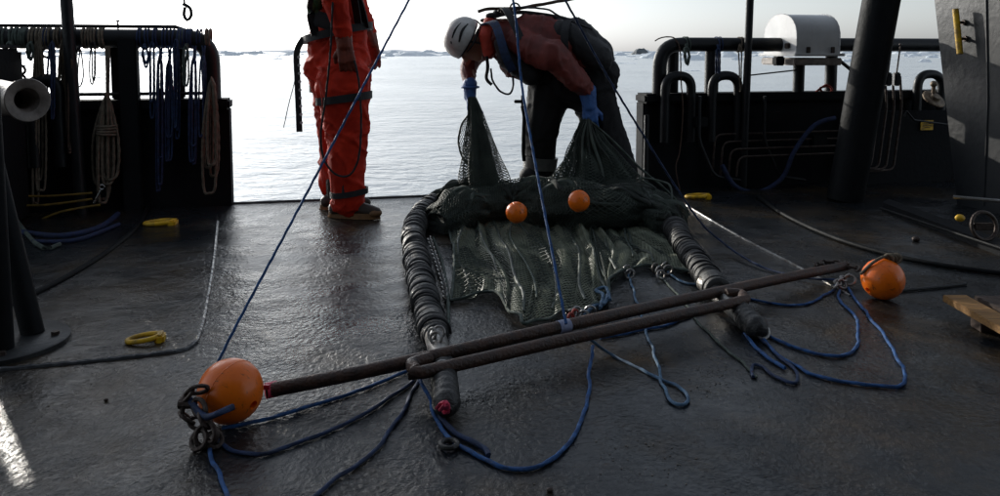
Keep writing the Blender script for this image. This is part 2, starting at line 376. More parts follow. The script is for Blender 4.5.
# raised deck plate to port with rounded corner, and weld beads
edge = [G(217, 222), G(213, 262), G(206, 305), G(199, 335), G(192, 346), G(176, 352), G(120, 359), G(50, 366), G(-60, 376)]
ep = spline(edge, .04)
top = [p+ZV*.008 for p in ep]; far = [G(-60, 376)+Vector((-1.5, .2, .008)), W(-260, 212, .05)*1.0, W(217, 208, .10)]
far[1].z = far[2].z = .008
poly = top+far
b = MB(); b.prism([p-ZV*.012 for p in poly], ZV*.012)
tag(b.build('deck_plate', M['deck'], smooth=False), 'raised steel plate with a rounded corner on the port deck', kind='structure')
b = MB(); b.tube([p+ZV*.001+Vector((random.uniform(-1, 1), random.uniform(-1, 1), 0))*.001 for p in spline(edge, .012)], [.010+random.uniform(-.002, .002) for _ in spline(edge, .012)], 8)
tag(b.build('weld_bead', mat('weld_paint', (.05, .055, .06), rough=.25, scale=30, bump=.5)), 'raised weld bead round the port deck plate', kind='structure')
e2 = spline([G(684, 204), G(742, 238), G(800, 268), G(850, 296)], .012)
b = MB(); b.tube([p+Vector((random.uniform(-1, 1), random.uniform(-1, 1), 0))*.0015 for p in e2], [.0065+random.uniform(-.0015, .002) for _ in e2], 8)
tag(b.build('weld_bead', M['steel']), 'bright scraped weld bead across the starboard deck', kind='structure')  # bead in steel, brighter than the deck paint

b = MB(); c0 = E0+N*8.2-T*5; c1 = E1+N*8.2+T*5
b.prism([c0, c1, c1+ZV*7.5, c0+ZV*7.5], N*2.0)
dh = tag(b.build('deckhouse', M['paint'], smooth=False), 'dark painted deckhouse of the ship behind the working deck', 'deckhouse')
for k in range(3):
    b = MB(); c = c0.lerp(c1, .25+.25*k)+ZV*2.9-N*.02; b.box(c, (.7, .05, .5), Matrix((T, -N, ZV)).transposed(), .02); b.build('window', M['pipe'], dh)
# ------------------------------------------------------------------ bulwarks with rails
def wallbox(mb, u0, u1, z0, z1, off, th, m=0):
    a = B(u0, 0, off); c = B(u1, 0, off)
    mb.prism([a+ZV*z0, c+ZV*z0, c+ZV*z1, a+ZV*z1], -N*th, m); return mb
WT = .70
# port
root = thing('bulwark', B(120, 0, 0), 'black steel bulwark with bent pipe rail on the port side, hung with rope coils', 'bulwark')
b = MB(); wallbox(b, -260, 229, 0.0, WT-.07, .06, .12); b.build('wall', M['paint'], root, smooth=False)
b = MB(); a = B(-262, WT-.035, 0); c = B(231, WT-.035, 0); b.box((a+c)/2, ((c-a).length, .20, .07), Matrix((T, -N, ZV)).transposed(), .015); b.build('cap', M['paint'], root)
b = MB(); b.tube([B(-262, WT+.035, 0.02), B(205, WT+.035, 0.02)], .011, 8); b.build('lower_rail', M['pipe'], root)
b = MB(); b.tube(fillet([B(-262, 1.085, .05), B(212, 1.085, .05), B(212, WT-.02, .05)], .16, 8), .058, 16); b.build('top_rail', M['pipe'], root)
b = MB(); b.tube([B(-262, 1.165, .02), B(178, 1.16, .02), B(192, 1.13, .03)], .012, 8); b.build('handline', M['pipe'], root)
for u, wd, z0, z1, off in ((130, .085, 0, 1.08, .09), (180, .05, WT, 1.07, -.02), (117, .04, WT, 1.07, -.02), (-40, .05, WT, 1.07, -.02), (42, .03, WT, 1.07, -.02)):
    b = MB(); c = B(u, 0, off)
    b.box(c+ZV*(z0+z1)/2, (wd*1.3, wd, z1-z0), Matrix((T, -N, ZV)).transposed(), .008); b.build('post', M['paint'], root)
b = MB(); b.tube([B(71, -.0, .16)+T*.03, B(71, 1.3, .16), B(66, 3.0, .16)], .036, 12)
tag(b.build('mast', M['pipe']), 'tall thin dark mast standing in front of the port bulwark', 'mast')
b = MB(); b.tube([B(121, 1.10, 0.02), B(121, 1.2, .02)], .006, 8); b.lathe(B(121, 1.19, .02), ZV, [(0, .012), (.012, .012)], 8); b.build('rail_bolt', M['pipe'], root)
# hoop pipe at far left behind drum
b = MB(); b.tube(fillet([B(32, .3, .14), B(32, .83, .14), B(58, .83, .14), B(58, .3, .14)], .12, 8), .04, 12)
b.build('vent_hoop', M['pipe'], root)
# starboard
root2 = thing('bulwark', B(800, 0, 0), 'black steel bulwark with bent pipe rail on the starboard side behind the white box', 'bulwark')
b = MB(); wallbox(b, 643, 1250, 0.0, WT-.07, .06, .12); b.build('wall', M['paint'], root2, smooth=False)
b = MB(); a = B(640, WT-.035, 0); c = B(1252, WT-.035, 0); b.box((a+c)/2, ((c-a).length, .20, .07), Matrix((T, -N, ZV)).transposed(), .015); b.build('cap', M['paint'], root2)
b = MB(); b.tube(fillet([B(659, WT-.02, .05), B(659, 1.055, .05), B(1250, 1.055, .05)], .17, 8), .052, 16); b.build('top_rail', M['pipe'], root2)
for u, wd, off in ((672, .06, -.03), (711, .07, .03), (830, .06, .0), (700, .02, -.05)):
    if u == 700: continue
    b = MB(); b.tube([B(u, WT-.01, off), B(u, 1.04, off)], wd*.75, 12); b.build('post', M['pipe'], root2)
for u in (678, 725, 929):
    r = 13 if u < 900 else 12
    b = MB(); b.tube(fillet([B(u-r, .35, .13), B(u-r, .83, .13), B(u+r, .83, .13), B(u+r, .35, .13)], .14, 8), .034, 12)
    b.build('vent_hoop', M['pipe'], root2)
b = MB(); b.tube([B(647, .0, .13), B(647, .55, .13)], .02, 8); b.build('bracket', M['pipe'], root2)
b = MB(); b.tube([B(745, 0, .18), B(747.5, 1.5, .18), B(748, 3.0, .18)], .028, 12)
tag(b.build('mast', M['pipe']), 'tall thin dark mast standing beside the white box on the starboard rail', 'mast')
# wire from mast to box support
b = MB(); b.tube([B(748, .83, .16), B(803, .87, .05)], .006, 6); b.build('stay_wire', M['pipe'], root2)
# leaning strut
b = MB(); f0 = G(845, 200); t0 = D(882, -4, f0.y); b.tube([f0, t0, t0+(t0-f0)*.9], .118, 24); 

tag(b.build('leaning_strut', M['strut']), 'thick dark leaning pipe strut right of the white box', 'strut')
# big grey frame leg on the right
root3 = thing('steel_upright', G(985, 205), 'wide grey painted steel frame leg with a yellow handle at the right edge', 'frame leg')
FB = G(957, 204)
def PF(u, v, off=0.0):
    """point on the port face of the frame leg, off metres proud of it"""
    d = ray(u, v); return C0 + d*((FB-T*off-C0).dot(T)/d.dot(T))
ft = PF(934, -4); ft2 = ft+(ft-FB)*.8; nb = FB+N*.52; ntop = ft2+N*.70
b = MB(); b.prism([FB, ft2, ntop, nb], T*.30); b.build('web_plate', M['panel'], root3, smooth=False)
b = MB(); b.tube([PF(986, -4, .002), PF(988, 100, .002), PF(984, 206, .002)], .006, 6); b.build('weld_seam', M['panel'], root3)
h0 = PF(955.5, 9, .06); h1 = PF(960, 54, .06)
b = MB(); b.tube([h0, h1], .019, 12); hd = b.build('handle', M['yellow'], root3)
for t_ in (.30, .66):
    b = MB(); s0 = h0.lerp(h1, t_); b.tube([s0, s0+T*.062], .009, 10); b.lathe(s0+T*.045, T, [(0, .019), (.014, .019)], 6); b.build('bolt', M['shackle'], root3)
b = MB(); b.tube([G(940, 0, 0)*0+D(953, 197, 4.2), D(1010, 202, 4.1)], .010, 8)
tag(b.build('steel_bar', M['chrome']), 'short bright steel bar lying across the foot of the grey frame leg', 'bar')
# frame crossbeam overhead (joins both legs, above the picture)
# shackle ring at right
b = MB(); c = D(984, 226, 4.0)
b.torus(c, Vector((.15, -1, .25)), .070, .010, 28, 8); b.box(c+Vector((-.01, -.01, 0)), (.10, .03, .035), bev=.006)
tag(b.build('deck_shackle', M['shackle']), 'round steel shackle on the deck below the grey frame leg', 'shackle')
b = MB(); b.ball(D(960, 218, 4.1), .022, 2, (1.2, .8, .9)); tag(b.build('yellow_bollard', M['yellow']), 'small yellow lump on the deck left of the steel shackle', 'marker')
b = MB(); a = G(882, 210); c = G(1030, 268)
b.prism([a, c, c+ZV*.05, a+ZV*.05], Vector((.10, .12, 0)))
tag(b.build('kerb', M['paint'], smooth=False), 'low steel kerb along the starboard deck', kind='structure')
b = MB(); b.tube([G(880, 208, .055), G(1030, 258, .055)], .007, 6); tag(b.build('kerb_pipe', M['strut']), 'thin pipe running along the top of the starboard kerb', 'pipe')
# hydraulic pipe banks
root4 = thing('hydraulic_manifold', B(885, 0, .3), 'bank of upright hydraulic pipes and valve levers between the strut and the frame leg', 'hydraulic pipes')
for i in range(5):
    u = 869+i*7.5; o = .34-.02*i
    p = [B(u, .82, o), B(u+3, .60, o), B(u-3, .16-.012*i, o), B(u-34, .155-.012*i, o)]
    b = MB(); b.tube(fillet(p, .05), .0095, 8); b.build('pipe', M['shackle'], root4)
for i in range(4):
    u = 870+i*8.5
    b = MB(); b.box(B(u, .80, .32), (.045, .05, .10), bev=.008); vb = b.build('valve', M['pipe'], root4)
    b = MB(); b.tube([B(u, .84, .32), B(u+2.5, 1.05-.01*(i % 2), .34)], .006, 8); b.ball(B(u+2.5, 1.055, .34), .011, 1); b.build('lever', M['shackle'], vb)
b = MB(); wallbox(b, 862, 955, .0, .55, .20, .1); b.build('backing_plate', M['paint'], root4, smooth=False)
b = MB(); c = B(928, .44, .212); b.box(c, (.11, .006, .075), Matrix((T, -N, ZV)).transposed()); tag(b.build('warning_label', M['yellow'], root4, smooth=False), 'small yellow warning label')
b = MB(); 
for zz, ww in ((.012, .07), (-.004, .08), (-.018, .05)): b.box(c+N*.0045+ZV*zz, (ww, .002, .005), Matrix((T, -N, ZV)).transposed())
b.build('label_print', M['black'], bpy.data.objects['warning_label'], smooth=False)
b = MB(); b.tube([B(905, .52, .3), B(907, .56, .3), B(915, .49, .3), B(957, .44, .3)], .008, 8); b.build('hose', M['pipe'], root4)
b = MB(); c = B(933, .64, .3); ax = Vector((.25, -.6, .75)); b.lathe(c, ax, [(0, .085), (.012, .088), (.02, .08), (.022, .04), (.045, .035), (.046, 0.001)], 20)
b.tube([c, c+ZV*.1], .016, 8); b.ball(c+ZV*.12, .026, 2)
tag(b.build('valve_wheel', mat('corroded_flange', (.24, .19, .13), (.09, .06, .04), rough=.5, metal=.5, scale=25, bump=.5)), 'corroded round valve flange under the hooped pipe at right', 'valve')
root5 = thing('hydraulic_pipes', B(780, 0, .2), 'four long hydraulic pipes bent along the starboard bulwark wall', 'hydraulic pipes')
for i in range(4):
    u0 = 716+i*8; z = .40-.052*i; o = .15+.03*i
    b = MB(); b.tube(fillet([B(u0-2, .10, o), B(u0, z, o), B(845, z+.005, o)], .06), .0085, 8); b.build('pipe', M['shackle'], root5)
# box on the rail
root6 = thing('rail_box', B(800, .7, 0), 'white domed plastic box mounted on a tray over the starboard rail', 'box')
def boxpt(u, v, o): return W(u, v, o)
ctr = B(798, 0, .05)
Tm = T.copy(); Nm = Vector((Tm.y, -Tm.x, 0))
def frame(x, y, z): return ctr + Tm*x + Nm*y + ZV*z
ww, dp = .44, .44
prof = []
for k in range(13):
    th = math.pi*.5*k/12; prof.append((ww/2-.13+.13*math.sin(th+0) if False else 0, 0))
prof = [(-ww/2, 0), (-ww/2, .10)]
import itertools
ph = []
for k in range(15):
    a_ = math.pi*(1-k/14); ph.append((math.cos(a_)*ww/2, .08+.22*abs(math.sin(a_))**.62))
# barrel profile seen from the port end: (depth, height); extruded along Tm
sec = [(-dp/2, 0)]+[(-dp/2+.0, .06)]+[(-math.cos(math.pi*k/14)*dp/2, .06+.235*max(0, math.sin(math.pi*k/14))**.6) for k in range(1, 14)]+[(dp/2, .06), (dp/2, 0)]
z0 = .985
fr = [frame(-.17, s[0], z0+s[1]) for s in sec]
b = MB(); b.prism(fr, Tm*.36); lid = b.build('lid', M['white'], root6, ang=35)
b = MB(); b.box(frame(.01, 0, z0-.005), (.42, .50, .022), Matrix((Tm, -Nm, ZV)).transposed(), .008); b.build('rim', M['white'], root6)
b = MB(); b.box(frame(.01, 0, z0-.055), (.39, .46, .055), Matrix((Tm, -Nm, ZV)).transposed(), .008); b.build('tray', M['drum'], root6)
b = MB(); b.tube([frame(.0, 0, WT), frame(.0, 0, z0-.08)], .042, 14); b.build('support_post', M['pipe'], root6)
b = MB(); b.box(frame(-.18, .12, z0+.06), (.02, .05, .04), Matrix((Tm, -Nm, ZV)).transposed(), .005); b.build('latch', M['shackle'], root6)
b = MB(); b.box(frame(-.235, 0.10, z0-.05), (.07, .07, .07), Matrix((Tm, -Nm, ZV)).transposed(), .01); b.build('bracket', M['paint'], root6)
b = MB(); b.tube([frame(.26, .1, z0-.04), frame(.42, .12, z0-.16), frame(.46, .12, z0-.18)], .014, 8); b.build('drain_hose', M['pipe'], root6)

for x_ in (-.165, .185):
    b = MB(); b.tube([frame(x_, s_[0]*1.004, z0+s_[1]*1.006) for s_ in sec[1:-1]], .005, 8); b.build('moulding', M['white'], root6)
for x_ in (-.08, .12):
    b = MB(); b.box(frame(x_, dp/2+.012, z0+.03), (.03, .012, .045), Matrix((Tm, -Nm, ZV)).transposed(), .003); b.build('hinge', M['shackle'], root6)
# ------------------------------------------------------------------ ropes
def rope(name, pts, r, m, label=None, cat='rope', group=None, parent=None, closed=False, step=None, lobes=3, smooth_spline=True):
    q = spline(pts, step or max(.0045, r*.9), closed) if smooth_spline else pts
    mb = MB(); mb.tube(q, r, 9, closed=closed, lobes=lobes, twist=2*math.pi/(r*15), amp=.17)
    o = mb.build(name, M[m] if isinstance(m, str) else m, parent, ang=80)
    if label: tag(o, label, cat, group)
    return o
def gp(l, r): return [G(a[0], a[1], (a[2] if len(a) > 2 else 0)+r) for a in l]

def wob(q, a):
    return [p+Vector((nz(p.x*9, p.y*9, 3)*a+nz(p.x*24, p.y*24, 5)*a*.4, nz(p.x*9, p.y*9, 17)*a, 0)) for p in q]
def nz(x, y, z=0.0): return noise.noise(Vector((x, y, z)))
apex = D(484, -139, 3.35)
LF = G(229, 425); LF = Vector((LF.x, LF.y+.02, .086)); RF = Vector((0, 0, 0)) + G(882, 299); RF.z = .083
mid = G(566, 324, .12)
rope('hoisting_rope', [apex, D(409, 0, 3.12), D(300, 206, 2.72), D(221, 356, 2.42), D(208, 400, 2.38)], .0044, 'blue', 'taut blue hoisting rope running down to the left float', group='hoisting ropes')
rope('hoisting_rope', [apex, D(513, 0, 3.3), D(524, 100, 3.2), mid], .0048, 'blue', 'taut blue hoisting rope in the middle, tied to the bar beside the net', group='hoisting ropes')
rope('hoisting_rope', [apex, D(565, 0, 3.6), D(612, 84, 3.75), D(690, 208, 3.95), G(722, 242, .05), G(760, 266, .012), G(800, 277, .012), G(836, 280, .03)], .0050, 'navy', 'dark blue hoisting rope slanting past the bending person to the deck', group='hoisting ropes')
b = MB(); b.torus(apex+ZV*.04, Vector((0, 1, 0)), .045, .011); b.tube([apex+ZV*.08, apex+ZV*1.8], .008, 8)
tag(b.build('lifting_hook', M['shackle']), 'steel lifting ring and wire where the three hoisting ropes meet above', 'hook')
# deck ropes
DR = [
 ([(222, 428), (262, 420), (318, 404), (372, 386), (412, 370)], .0065, 'blue', 'blue rope on the deck running from the left float straight to the bar'),
 ([(214, 436), (228, 450), (262, 453), (300, 443), (345, 424), (392, 397), (416, 378)], .0065, 'navy', 'navy rope curving from the left float shackles under the bar'),
 ([(208, 438), (213, 462), (222, 480), (240, 510), (262, 540)], .0065, 'blue', 'blue rope end running from the left float out of the bottom of the picture'),
 ([(296, 510), (335, 480), (372, 452), (400, 415), (420, 380)], .0065, 'navy', 'navy rope from the bottom edge up to the left end of the double bar'),
 ([(420, 376, .04), (428, 398, .02), (440, 425), (458, 445), (485, 460), (515, 468), (545, 463), (570, 442), (585, 405), (592, 346, .03)], .0068, 'blue', 'long blue rope looping across the wet deck below the bar'),
 ([(590, 340, .05), (612, 354), (650, 374), (676, 385), (688, 396), (684, 404), (672, 402), (665, 388), (655, 358), (640, 310), (627, 272)], .0060, 'ltblue', 'pale blue rope with a small eye loop below the right part of the bar'),
 ([(600, 338), (640, 331), (680, 320), (720, 306)], .0062, 'blue', 'short blue rope lying close under the double bar'),
 ([(660, 276), (678, 296), (702, 325), (732, 354), (752, 372), (756, 378)], .0052, 'green', 'thin grey green rope running from the net ring to a small hook'),
 ([(752, 377), (754, 366), (766, 368), (778, 378), (795, 383), (797, 374), (775, 352), (750, 330)], .0064, 'navy', 'dark rope curling from the small hook back to the roller end'),
 ([(838, 290), (842, 302), (857, 320), (858, 342), (848, 354), (820, 355), (786, 344), (756, 330)], .0068, 'blue', 'inner blue rope loop below the right float'),
 ([(848, 288), (862, 308), (884, 335), (898, 360), (905, 378), (896, 387), (858, 383), (810, 373), (775, 352), (752, 326)], .0068, 'blue', 'outer and largest blue rope loop below the right float'),
 ([(742, 296), (775, 304), (805, 304), (828, 293), (838, 282)], .0062, 'blue', 'blue rope sagging between the double bar end and the right shackles'),
 ([(669, 272), (680, 281), (700, 284), (722, 280)], .0062, 'ltblue', 'short pale blue rope from the net ring over the silver pipe'),
 ([(742, 298, .05), (741, 318, .02), (745, 332), (760, 352), (785, 368)], .0075, 'blue', 'thick blue rope bundle hanging from the right end of the double bar'),
 ([(436, 410), (447, 425), (460, 436), (482, 448), (488, 456)], .0085, 'navy', 'dark rope end lying beside the left roller tip'),
]
for pts, r, m, lb in DR:
    rope('deck_rope', wob(spline(gp(pts, r*.8+.001), .05), .012), r*.8, m, lb, group='ropes lying on the deck')
b = MB(); b.torus(G(449, 444, .01), ZV, .021, .007); tag(b.build('rope_ring', M['rubber']), 'small black ring on the deck below the left roller tip', 'ring')
# black hoses on the deck
def hose(pts, r, m, lb):
    mb = MB(); mb.tube(spline(gp(pts, r+.001), .03), r, 10); return tag(mb.build('deck_hose', M[m]), lb, 'hose', 'hoses on the deck')
hose([(757, 196), (785, 215), (830, 236), (880, 252), (940, 265), (1040, 278)], .012, 'strut', 'black hose crossing the starboard deck towards the pallet')
hose([(155, 190), (140, 222), (112, 248), (70, 275), (20, 300), (-40, 325)], .013, 'strut', 'black hose crossing the port deck towards the frame base plate')
hose([(20, 232), (60, 236), (98, 228), (118, 214)], .016, 'navy2', 'dark blue hose curved along the foot of the port bulwark')
hose([(898, 291), (930, 288), (966, 284)], .006, 'pipe', 'thin dark line lying right of the right float')
for i, (pts) in enumerate([[(12, 196), (50, 196), (92, 193)], [(12, 205), (45, 205), (92, 199)], [(36, 222), (60, 212), (92, 206), (100, 205)]]):
    q = [W(a, c, .20+.04*i) for a, c in pts]
    mb = MB(); mb.tube(spline(q, .03), .007, 8)
    tag(mb.build('yellow_hose', M['dullyellow']), ['uppermost yellow hose at the foot of the port bulwark', 'middle yellow hose at the foot of the port bulwark', 'lowest yellow hose curving at the foot of the port bulwark'][i], 'hose', 'yellow hoses by the port bulwark')
# blue hose draped at starboard wall
q = [W(835, 118, .25), W(815, 125, .25), W(795, 150, .25), W(782, 178, .25), W(758, 192, .25), W(735, 186, .25), W(722, 165, .22)]
mb = MB(); mb.tube(spline(q, .03), .017, 10); tag(mb.build('blue_hose', M['navy2']), 'dark blue hose looped in front of the starboard wall pipes', 'hose')

# hanging ropes on the rails
def hank(u, vt, vb, wd, n, r, m, lb, off=.14, wrap=None, topv=40, name='rope_coil'):
    mb = MB(); rnd = random.Random(int(u*7+vt))
    for i in range(n):
        o = off+rnd.uniform(-.02, .05); du = rnd.uniform(-.35, .35)*wd; vb_ = vb-rnd.uniform(0, .28)*(vb-vt)
        hw = wd*.5*rnd.uniform(.35, 1)
        pts = [W(u+du*.3-1.5, vt, o), W(u+du-hw, vt+(vb_-vt)*.45, o+.01), W(u+du-hw*.9, vb_-6, o), W(u+du, vb_, o+.02), W(u+du+hw*.9, vb_-7, o), W(u+du+hw, vt+(vb_-vt)*.5, o), W(u+du*.3+1.5, vt, o+.01)]
        mb.tube(spline(pts, r*1.3, closed=True), r, 8, closed=True, lobes=3, twist=2*math.pi/(r*8), amp=.16)
    if wrap:
        for k in range(4):
            c = W(u, wrap+k*2.6, off+.015); mb.torus(c, ZV+T*.1*rnd.uniform(-1, 1), .034+wd*.0012, r, 20, 7)
    # hitch over the rail
    for k in range(2):
        c = B(u-3+k*3, 1.085 if u < 400 else 1.055, .05); mb.torus(c, T+ZV*rnd.uniform(-.08, .08), .060 if u < 400 else .054, r, 22, 7)
    mb.tube(spline([W(u-1, topv+6, .12), W(u, (topv+vt)/2, off), W(u, vt+2, off)], .012), r, 8, lobes=3, twist=200, amp=.16)
    mb.tube(spline([W(u+2, topv+6, .12), W(u+1.5, (topv+vt)/2, off), W(u+1, vt+2, off)], .012), r, 8, lobes=3, twist=200, amp=.16)
    return tag(mb.build(name, M[m], ang=80), lb, 'rope coil', 'rope coils hung on the rails')
hank(107, 100, 204, 17, 7, .0085, 'beige', 'big pale rope coil with a wrapped neck on the port rail', wrap=126)
hank(212, 84, 193, 13, 4, .0085, 'beige', 'pale rope coil with a long loose loop at the bent end of the port rail', topv=84)
hank(160, 62, 192, 9, 4, .0062, 'navy2', 'blue rope coil hanging beside the thick post of the port rail')
hank(169, 66, 165, 7, 4, .0058, 'navy', 'navy rope coil hanging just right of the blue one')
hank(194, 62, 168, 7, 3, .0058, 'navy', 'dark rope coil hanging close to the bent rail end')
hank(144, 48, 68, 7, 3, .0055, 'navy', 'small dark rope loop hanging from the rail right of the thick post')
hank(63, 45, 150, 8, 4, .0075, 'beige', 'brown rope coil hanging beside the thin mast')
hank(9, 44, 80, 6, 3, .007, 'green', 'grey green rope loops hanging at the far left of the port rail')
hank(38, 44, 215, 11, 3, .007, 'beige', 'long slack rope coil with a snap hook hanging behind the beige drum')
hank(79, 50, 92, 10, 2, .004, 'black', 'thin black cord loop hanging right of the thin mast')
hank(686, 48, 66, 6, 3, .006, 'green', 'green rope knotted round the starboard rail near its bent end')
hank(740, 48, 98, 2, 1, .005, 'beige', 'thin pale lashing hanging from the starboard rail by the mast')
hank(718, 50, 80, 4, 2, .006, 'navy', 'dark strap bundle hanging on the second post of the starboard rail')
hank(30, 44, 62, 7, 2, .007, 'green', 'short green rope loop under the port rail above the drum end')
hank(52, 46, 130, 6, 3, .006, 'navy', 'dark rope coil left of the thin mast, behind the pale drum')
hank(70, 60, 172, 6, 2, .0065, 'brown', 'brown doubled rope hanging right in front of the thin mast foot')
hank(93, 44, 88, 5, 2, .004, 'black', 'thin black cord loop left of the big pale coil')
hank(152, 46, 120, 5, 3, .0055, 'navy', 'dark navy rope hanging between the thick post and the blue coil')
hank(176, 44, 140, 5, 3, .0055, 'navy', 'thin navy rope pair hanging on the second slim post')
hank(186, 48, 92, 5, 2, .006, 'green', 'grey green short loop near the bend of the port rail')
hank(203, 60, 150, 6, 3, .0055, 'navy', 'dark rope coil between the bend and the pale loose loop')
b = MB(); b.ball(W(171, 88, .14), .016, 2, (1, 1, 1.8)); tag(b.build('pink_tag', M['pink']), 'small pink tape tag on the ropes of the port rail', 'tape')
for i, (u0, v0, u1, v1) in enumerate(((2, 190, 60, 240), (30, 236, 120, 220))):
    mb = MB(); mb.tube(spline(wob([G(u0, v0+6, .02), G((u0+u1)/2, max(v0, v1)+4, .02), G(u1, v1+4, .02)], .05), .03), .011, 8)
    tag(mb.build('deck_hose', M[('green', 'navy2')[i]]), ['grey green hose at the foot of the port wall by the drum', 'navy hose lying under the port rope coils'][i], 'hose', 'hoses on the deck')
for i, (u, m_) in enumerate(((862, 'shackle'), (700, 'pipe'), (765, 'pipe'))):
    mb = MB(); mb.tube(fillet([W(u, 96, .2), W(u-1, 140, .2), W(u+(14 if i else -8), 176, .22), W(u+(40 if i else -24), 180, .22)], .06), .012, 8)
    tag(mb.build('conduit', M[m_]), ['bent steel conduit beside the leaning strut', 'dark bent conduit below the left hoop of the starboard wall', 'dark bent conduit below the white box'][i], 'pipe')
for i, (u, v, sz) in enumerate(((700, 122, .07), (772, 118, .09), (818, 140, .08))):
    mb = MB(); mb.box(W(u, v, .17), (sz*1.5, .06, sz), Matrix((T, -N, ZV)).transposed(), .006); o = mb.build('junction_box', M['strut'])
    tag(o, ['small dark box on the starboard wall under the left hoop', 'dark box on the starboard wall right of the mast', 'dark box on the starboard wall near the leaning strut'][i], 'box')
for i, (u, c) in enumerate(((22, 'green'), (93, 'beige'), (48, 'beige'), (187, 'navy'))):
    mb = MB()
    for k in range(5):
        cc = B(u+k*3-6, 1.085, .05); mb.torus(cc, T+ZV*random.uniform(-.1, .1), .060, .0075, 20, 7)
    tag(mb.build('rope_lashing', M[c], ang=80), ['green lashing wrapped on the port rail at far left', 'pale lashing wrapped on the port rail above the big pale coil', 'pale lashing wrapped on the port rail left of the thin mast', 'navy lashing wrapped on the port rail near its bend'][i], 'lashing', 'lashings round the port rail')
b = MB(); c = W(97, 185, .22); b.tube([W(101, 190, .22), W(94, 203, .22)], .008, 8); b.torus(W(102, 187, .22), N, .014, .004, 16, 6)
tag(b.build('snap_hook', M['chrome']), 'bright snap hook at the foot of the big pale rope coil', 'hook')
for u, v, lb in ((20, 70, 'upper dark shackle hanging from the port rail above the beige drum'), (20, 79, 'lower dark shackle hanging just over the beige drum'), (47, 53, 'dark shackle on the port rail left of the thin mast')):
    tag(ringp(None, W(u, v, .12), N+T*.3, .027, .008, name='rail_shackle'), lb, 'shackle', 'shackles on the port rail')
rope('loose_wire', [W(655, 41, .1), W(662, 37.5, .1), W(674, 38, .1), W(680, 50, .12), W(681, 80, .16), W(683, 110, .18), W(680, 150, .18), W(676, 168, .18), W(681, 195, .2)], .0045, 'brown', 'thin loose brown wire arching over the bent end of the starboard rail', 'wire')
rope('rail_twine', [W(816, 92, .06), W(826, 85, .06), W(832, 90, .06), W(826, 94, .06), W(820, 88, .06), W(830, 86, .06)], .008, mat('red_twine', (.35, .06, .04), rough=.8), 'red and white twine lying on the bulwark cap under the white box', 'twine')
# hook hanging from above, top left
b = MB(); p0 = D(184, -60, 4.2)
b.tube(spline([p0, D(184, -4, 4.2), D(185, 5, 4.2)], .02), .006, 8); b.tube(spline([D(183, 4, 4.2), D(190, 8, 4.2), D(191, 16, 4.2), D(187, 20, 4.2), D(184, 15, 4.2), D(185, 7, 4.2)], .01), .009, 8)
tag(b.build('hanging_hook', M['pipe']), 'dark snap hook hanging into view at the top left', 'hook')

# ------------------------------------------------------------------ beige drum, port frame foot
root = thing('warping_drum', D(-10, 105, 2.9), 'beige flared warping drum of a winch at the left edge', 'winch drum')
ax = Vector((.80, -.60, .0)); c = D(27, 100, 2.9)
b = MB(); b.lathe(c-ax.normalized()*.42, ax, [(0, .075), (.10, .075), (.26, .064), (.34, .060), (.39, .066), (.415, .078), (.425, .080), (.43, .077), (.428, .062), (.42, .045), (.40, .036), (.30, .034)], 36, close=False); b.build('drum', M['drum'], root)
b = MB(); b.lathe(c-ax.normalized()*1.3, ax, [(0, .10), (.88, .10), (.885, .07)], 28); b.build('housing', M['paint'], root)
b = MB(); q = c-ax.normalized()*1.15+Vector((-.55, -.35, 0)); b.tube([c-ax.normalized()*1.2, q+Vector((0, 0, -.02))], .07, 12); b.box(Vector((q.x, q.y, q.z/2-.04)), (.16, .16, q.z-.08), bev=.01); b.build('pedestal', M['paint'], root)
root = thing('pipe_tripod', G(5, 345), 'round grey base plate with two dark struts at the lower left edge', 'frame foot')
c = G(0, 347); 
b = MB(); b.lathe(c, ZV, [(0, .215), (.022, .215), (.026, .21)], 40); b.build('base_plate', M['foot'], root)
a = G(33, 334, .02); t_ = D(-4, 180, a.y+.06); b = MB(); b.tube([a, t_, t_+(t_-a)*3.2], .038, 16); b.build('strut', M['strut'], root)
a = G(3, 350, .02); b = MB(); b.tube([a, a+Vector((-.02, .02, 2.6))], .034, 14); b.build('strut', M['strut'], root)
for k in range(5):
    th = k*1.25+.3; b = MB(); b.lathe(c+Vector((math.cos(th)*.17, math.sin(th)*.17, .026)), ZV, [(0, .014), (.012, .014)], 6); b.build('bolt', M['shackle'], root)
sp = B(-70, 0, .38)-T*.12  # boxes added to block the low sun and shape the glare stripes
for k, (t0, t1, hh, lb) in enumerate(((.14, .54, 1.02, 'narrow dark steel locker behind the beige drum, against the port bulwark'), (-1.4, -.24, 1.03, 'wide dark steel locker beyond the left edge, against the port bulwark'))):
    b = MB(); b.box(sp+T*(t0+t1)/2+ZV*hh/2, (t1-t0, .4, hh), Matrix((T, -N, ZV)).transposed(), .02); o = b.build('locker', M['paint']); tag(o, lb, 'locker')
    b = MB(); b.box(sp+T*(t0+t1)/2+ZV*(hh+.012), (t1-t0-.02, .42, .02), Matrix((T, -N, ZV)).transposed(), .006); b.build('lid', M['panel'], o)
b = MB(); b.tube([sp-T*.005, sp-T*.005+ZV*1.6], .02, 10); tag(b.build('shade_post', M['pipe']), 'thin dark stanchion between the two lockers beyond the left edge', 'post')  # post added to part the sunlight between the two boxes
# unused point outside the picture; the added boxes above shape the deck stripes
Lp = G(0, 347)+Vector((-.75, .95, 0))

